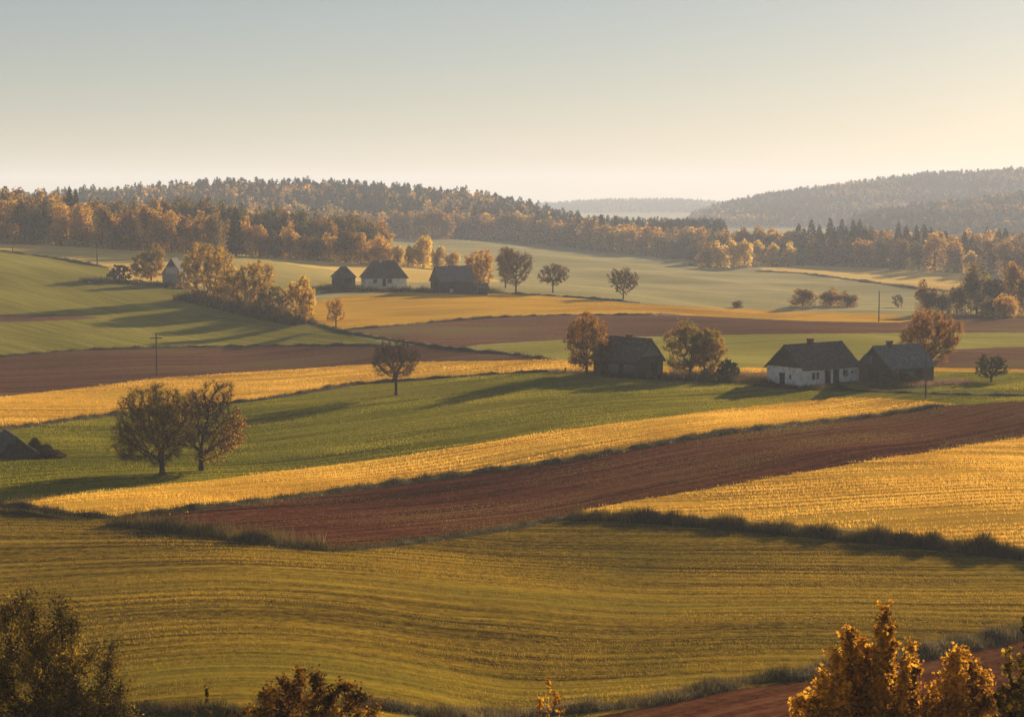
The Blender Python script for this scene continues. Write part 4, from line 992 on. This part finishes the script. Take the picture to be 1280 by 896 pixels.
# brush pile beside the low barn, weeds round the farmyards
def brush(name, label, px, by, d, w, h, n, mat, cat, seed=1, depth=2.0):
    r = np.random.default_rng(seed); gx = ray(px, by)[0] * d; gz = zat1(gx, d)
    u = r.uniform(-1, 1, n); v = r.uniform(-1, 1, n); hh = h * (1 - np.abs(u) ** 1.6) * (.75 + .25 * np.sin(u * 7 + seed)) * (1 - .5 * v ** 2)
    P = np.stack([u * w / 2, v * depth / 2, hh * r.random(n) ** .6], 1)
    D = rnd_dirs(n, r); D[:, 2] = np.abs(D[:, 2]) * .8
    tb = tubes(P - D * .25, P + D * .3, .025, .01, 3)
    e = empty(name, (gx, d, gz)); tag(e, label, cat)
    link('branches', mesh_np('branches', [tb], bark), e); link('foliage', mesh_np('foliage', [leaves(P + r.normal(0, .08, P.shape), .2, r, .6)], mat), e)
brush('bush', 'dark bushy heap beside the low black barn', 47, 571, 209, 3.6, 2.05, 7000, L_dark, 'bush', 3)
brush('brushwood_pile', 'low reddish brushwood pile right of the low black barn', 62, 570, 207, 3.0, 1.1, 3500, L_dull, 'brushwood', 4)
w_red = leaf_mat('reddish weeds', [(.07, .05, .025), (.16, .085, .05), (.26, .15, .09)], .45, .4)
bank('weeds', 'tall dark weeds along the foot of the dark barn', [(752, 470), (800, 473), (860, 475.5), (900, 477), (970, 479)], 1.0, 3.4, 150, bank_g, .35, 1.1, .06)
bank('weeds', 'reddish seeding weeds between the dark barn and the white farmhouse', [(838, 468), (900, 470), (960, 473)], 1.0, 5.0, 90, w_red, .2, 1.3, .07)
bank('weeds', 'dark weeds along the gable of the white farmhouse', [(940, 481), (975, 484.5), (1003, 486.5), (1060, 485)], .8, 2.6, 130, bank_g, .3, .6, .05)
bank('weeds', 'rough weeds in front of the grey barn', [(1085, 484), (1130, 484), (1180, 480), (1215, 477)], .7, 3.5, 110, w_red, .3, .7, .06)
bank('weeds', 'dark weeds around the yard of the far farmstead', [(400, 362), (460, 363.5), (520, 364.5), (560, 366), (625, 365.5)], 1.2, 4.5, 70, bank_g, .5, 1.2, .12)
bank('weeds', 'dry weeds left of the dark barn', [(685, 466), (715, 465.5), (742, 467)], .6, 2.5, 90, w_red, .3, .7, .06)
bank('weeds', 'dark undergrowth around the stone hut', [(105, 353), (150, 353.5), (200, 357), (228, 362)], 1.3, 6, 60, bank_g, .5, 1.0, .12)
bank('hedge', 'dark hedge foot under the row of orange trees', [(228, 374), (262, 380), (300, 389), (345, 399), (380, 405)], 2.4, 6.5, 160, bank_g, .5, 1.6, .14)
bank('weeds', 'undergrowth at the foot of the golden valley clump', [(860, 331), (920, 334), (1000, 331)], 1.5, 8, 30, bank_d, .5, 1.2, .2)

# stones on the left pasture
for i, (px, py, s, lb) in enumerate([(122, 352, 1.7, 'largest pale boulder left of the dark bush'), (113, 354, .8, 'small pale stone left of the largest boulder'), (144, 348.5, .8, 'small pale stone under the dark bush')]):
    gx, gy, gz = ground(px, py); r = np.random.default_rng(i)
    n = 10; th = np.linspace(0, math.pi, n); ph = np.linspace(0, 2 * math.pi, 14, endpoint=False)
    V = np.array([(math.sin(a) * math.cos(b), math.sin(a) * math.sin(b), math.cos(a)) for a in th for b in ph]); V *= [s, s * .6, s * .42]
    V *= 1 + .12 * np.sin(V[:, :1] * 5 + i) * np.cos(V[:, 1:2] * 6); f = [(a * 14 + b, a * 14 + (b + 1) % 14, (a + 1) * 14 + (b + 1) % 14, (a + 1) * 14 + b) for a in range(n - 1) for b in range(14)]
    o = link('boulder', mesh_np('boulder', [(V, np.array(f))], plaster2, True), None, (gx, gy, gz + s * .2)); tag(o, lb, 'boulder', 'stones by the stone hut')

# ------------------------------------------------------------------ poles
polewood = rough_mat('weathered pole wood', [(.05, .042, .034), (.10, .085, .07)], 6.0, (4, 4, .3), .4, .02)
ceramic = rough_mat('insulator ceramic', [(.3, .3, .28), (.45, .44, .42)], 5.0, bump=.1, bdist=.01, rough=.4)
def pole(label, px, by, ty, r0, arm=0.0, d=None):
    gx, gy, gz = ground(px, by)
    if d: gy = d; gx = ray(px, by)[0] * d; gz = zat1(gx, d)
    H = ray(px, ty)[1] * gy - gz
    e = empty('utility_pole', (gx, gy, gz)); tag(e, label, 'utility pole', 'wooden poles along the fields')
    v, f = tubes([(0, 0, -.5)], [(0, 0, H)], r0, r0 * .7, 10)
    cap = (np.array([(0, 0, H + .05)]), None)
    V = np.concatenate([v, [(0, 0, H + r0 * .6)]]); tri = np.array([(10 + i, 10 + (i + 1) % 10, 20) for i in range(10)])
    link('post', mesh_np('post', [(v, f), (V, tri)], polewood, True), e)
    if arm:
        a = link('crossarm', mesh_np('crossarm', [box(-arm, arm, -.07, -r0 * .8, H - .95, H - .78), box(-.05, .05, -.1, -.07, H - 1, H - .72)], polewood), e)
        xs = (-arm * .88, arm * .88)
    else: xs = (0.12 + r0, )
    for x in xs:
        z = H - .78 if arm else H - .35
        link('insulator', mesh_np('insulator', [tubes([(x, -.1, z), (x, -.1, z + .1)], [(x, -.1, z + .1), (x, -.1, z + .26)], np.array([.05, .09]), np.array([.05, .05]), 8)], ceramic, True), e)
    if not arm: link('bracket', mesh_np('bracket', [box(0, .14 + r0, -.12, -.08, H - .4, H - .35)], polewood), e)
pole('pole with a crossarm standing in the brown field at left', 196, 469, 416, .15, 1.0)
pole('plain pole in the stubble field below the left wood', 121.5, 333, 302, .2)
pole('short distant post at the far left edge of the stubble field', 16, 317, 309, .16)
pole('tall thin pole at the edge of the far golden field at right', 1098.5, 402, 364, .16)
pole('dark pole in front of the corner of the grey barn', 1157, 497, 448, .13)

# small wooden posts near the rust tree
for i, (px, by, h, lb) in enumerate([(706, 466, .9, 'leaning fence post left of the rust tree, nearer the tree'), (696, 467, .5, 'short broken post left of the leaning fence post')]):
    gx, gy, gz = ground(px, by); o = link('fence_post', mesh_np('fence_post', [box(-.09, .09, -.09, .09, -.2, h)], polewood), None, (gx, gy, gz)); o.rotation_euler = (0.05, .12 * (1 - 2 * i), .3); tag(o, lb, 'post')

# ------------------------------------------------------------------ haze, light, sky, camera
hm = bpy.data.materials.new('morning haze'); hm.use_nodes = True; nt = hm.node_tree; nt.nodes.clear()
pv = nt.nodes.new('ShaderNodeVolumePrincipled'); pv.inputs['Color'].default_value = (.64, .72, .90, 1)
pv.inputs['Density'].default_value = .00019; pv.inputs['Anisotropy'].default_value = .08
ou = nt.nodes.new('ShaderNodeOutputMaterial'); nt.links.new(pv.outputs[0], ou.inputs['Volume'])
v, f = box(-8700, 8700, -60, 9100, -46, 110)
o = link('haze', mesh_np('haze', [(v, f)], hm)); tag(o, 'thin warm morning haze filling the valley', 'haze', kind='stuff')

sd = bpy.data.lights.new('sun', 'SUN'); sd.energy = 5.0; sd.angle = R(.55); sd.color = (1, .80, .56)
so = bpy.data.objects.new('sun', sd); C.objects.link(so)
sv = Vector((math.sin(SUN_AZ) * math.cos(SUN_EL), math.cos(SUN_AZ) * math.cos(SUN_EL), math.sin(SUN_EL)))
so.rotation_euler = sv.to_track_quat('Z', 'Y').to_euler(); so.location = (0, 0, 60)

w = bpy.data.worlds.new('World'); SC.world = w; w.use_nodes = True; nt = w.node_tree
bg = nt.nodes['Background']; sky = nt.nodes.new('ShaderNodeTexSky'); sky.sky_type = 'NISHITA'; sky.sun_disc = False
sky.sun_elevation = SUN_EL; sky.sun_rotation = SUN_AZ; sky.air_density = 1.0; sky.dust_density = .35; sky.ozone_density = 3.0; sky.altitude = 200
gmn = nt.nodes.new('ShaderNodeGamma'); gmn.inputs[1].default_value = .8; nt.links.new(sky.outputs[0], gmn.inputs[0])
tn = nt.nodes.new('ShaderNodeMix'); tn.data_type = 'RGBA'; tn.blend_type = 'MULTIPLY'; tn.inputs['Factor'].default_value = 1; tn.inputs['B'].default_value = (.79, .71, .66, 1)
nt.links.new(gmn.outputs[0], tn.inputs['A']); nt.links.new(tn.outputs['Result'], bg.inputs[0]); bg.inputs[1].default_value = .05

cd = bpy.data.cameras.new('camera'); co = bpy.data.objects.new('camera', cd); C.objects.link(co)
cd.sensor_width = 36; cd.lens = 36 * F / 1280; cd.clip_start = .1; cd.clip_end = 20000
co.rotation_euler = (math.pi / 2 - PITCH, 0, 0); SC.camera = co
SC.view_settings.view_transform = 'Standard'; SC.view_settings.look = 'None'; SC.view_settings.gamma = 1; SC.view_settings.use_curve_mapping = False
SC.view_settings.exposure = 1.55
cy = SC.cycles
cy.use_denoising = True; cy.max_bounces = 6; cy.diffuse_bounces = 3; cy.transmission_bounces = 4; cy.volume_bounces = 1; cy.transparent_max_bounces = 8
cy.caustics_reflective = False; cy.caustics_refractive = False; cy.sample_clamp_indirect = 8
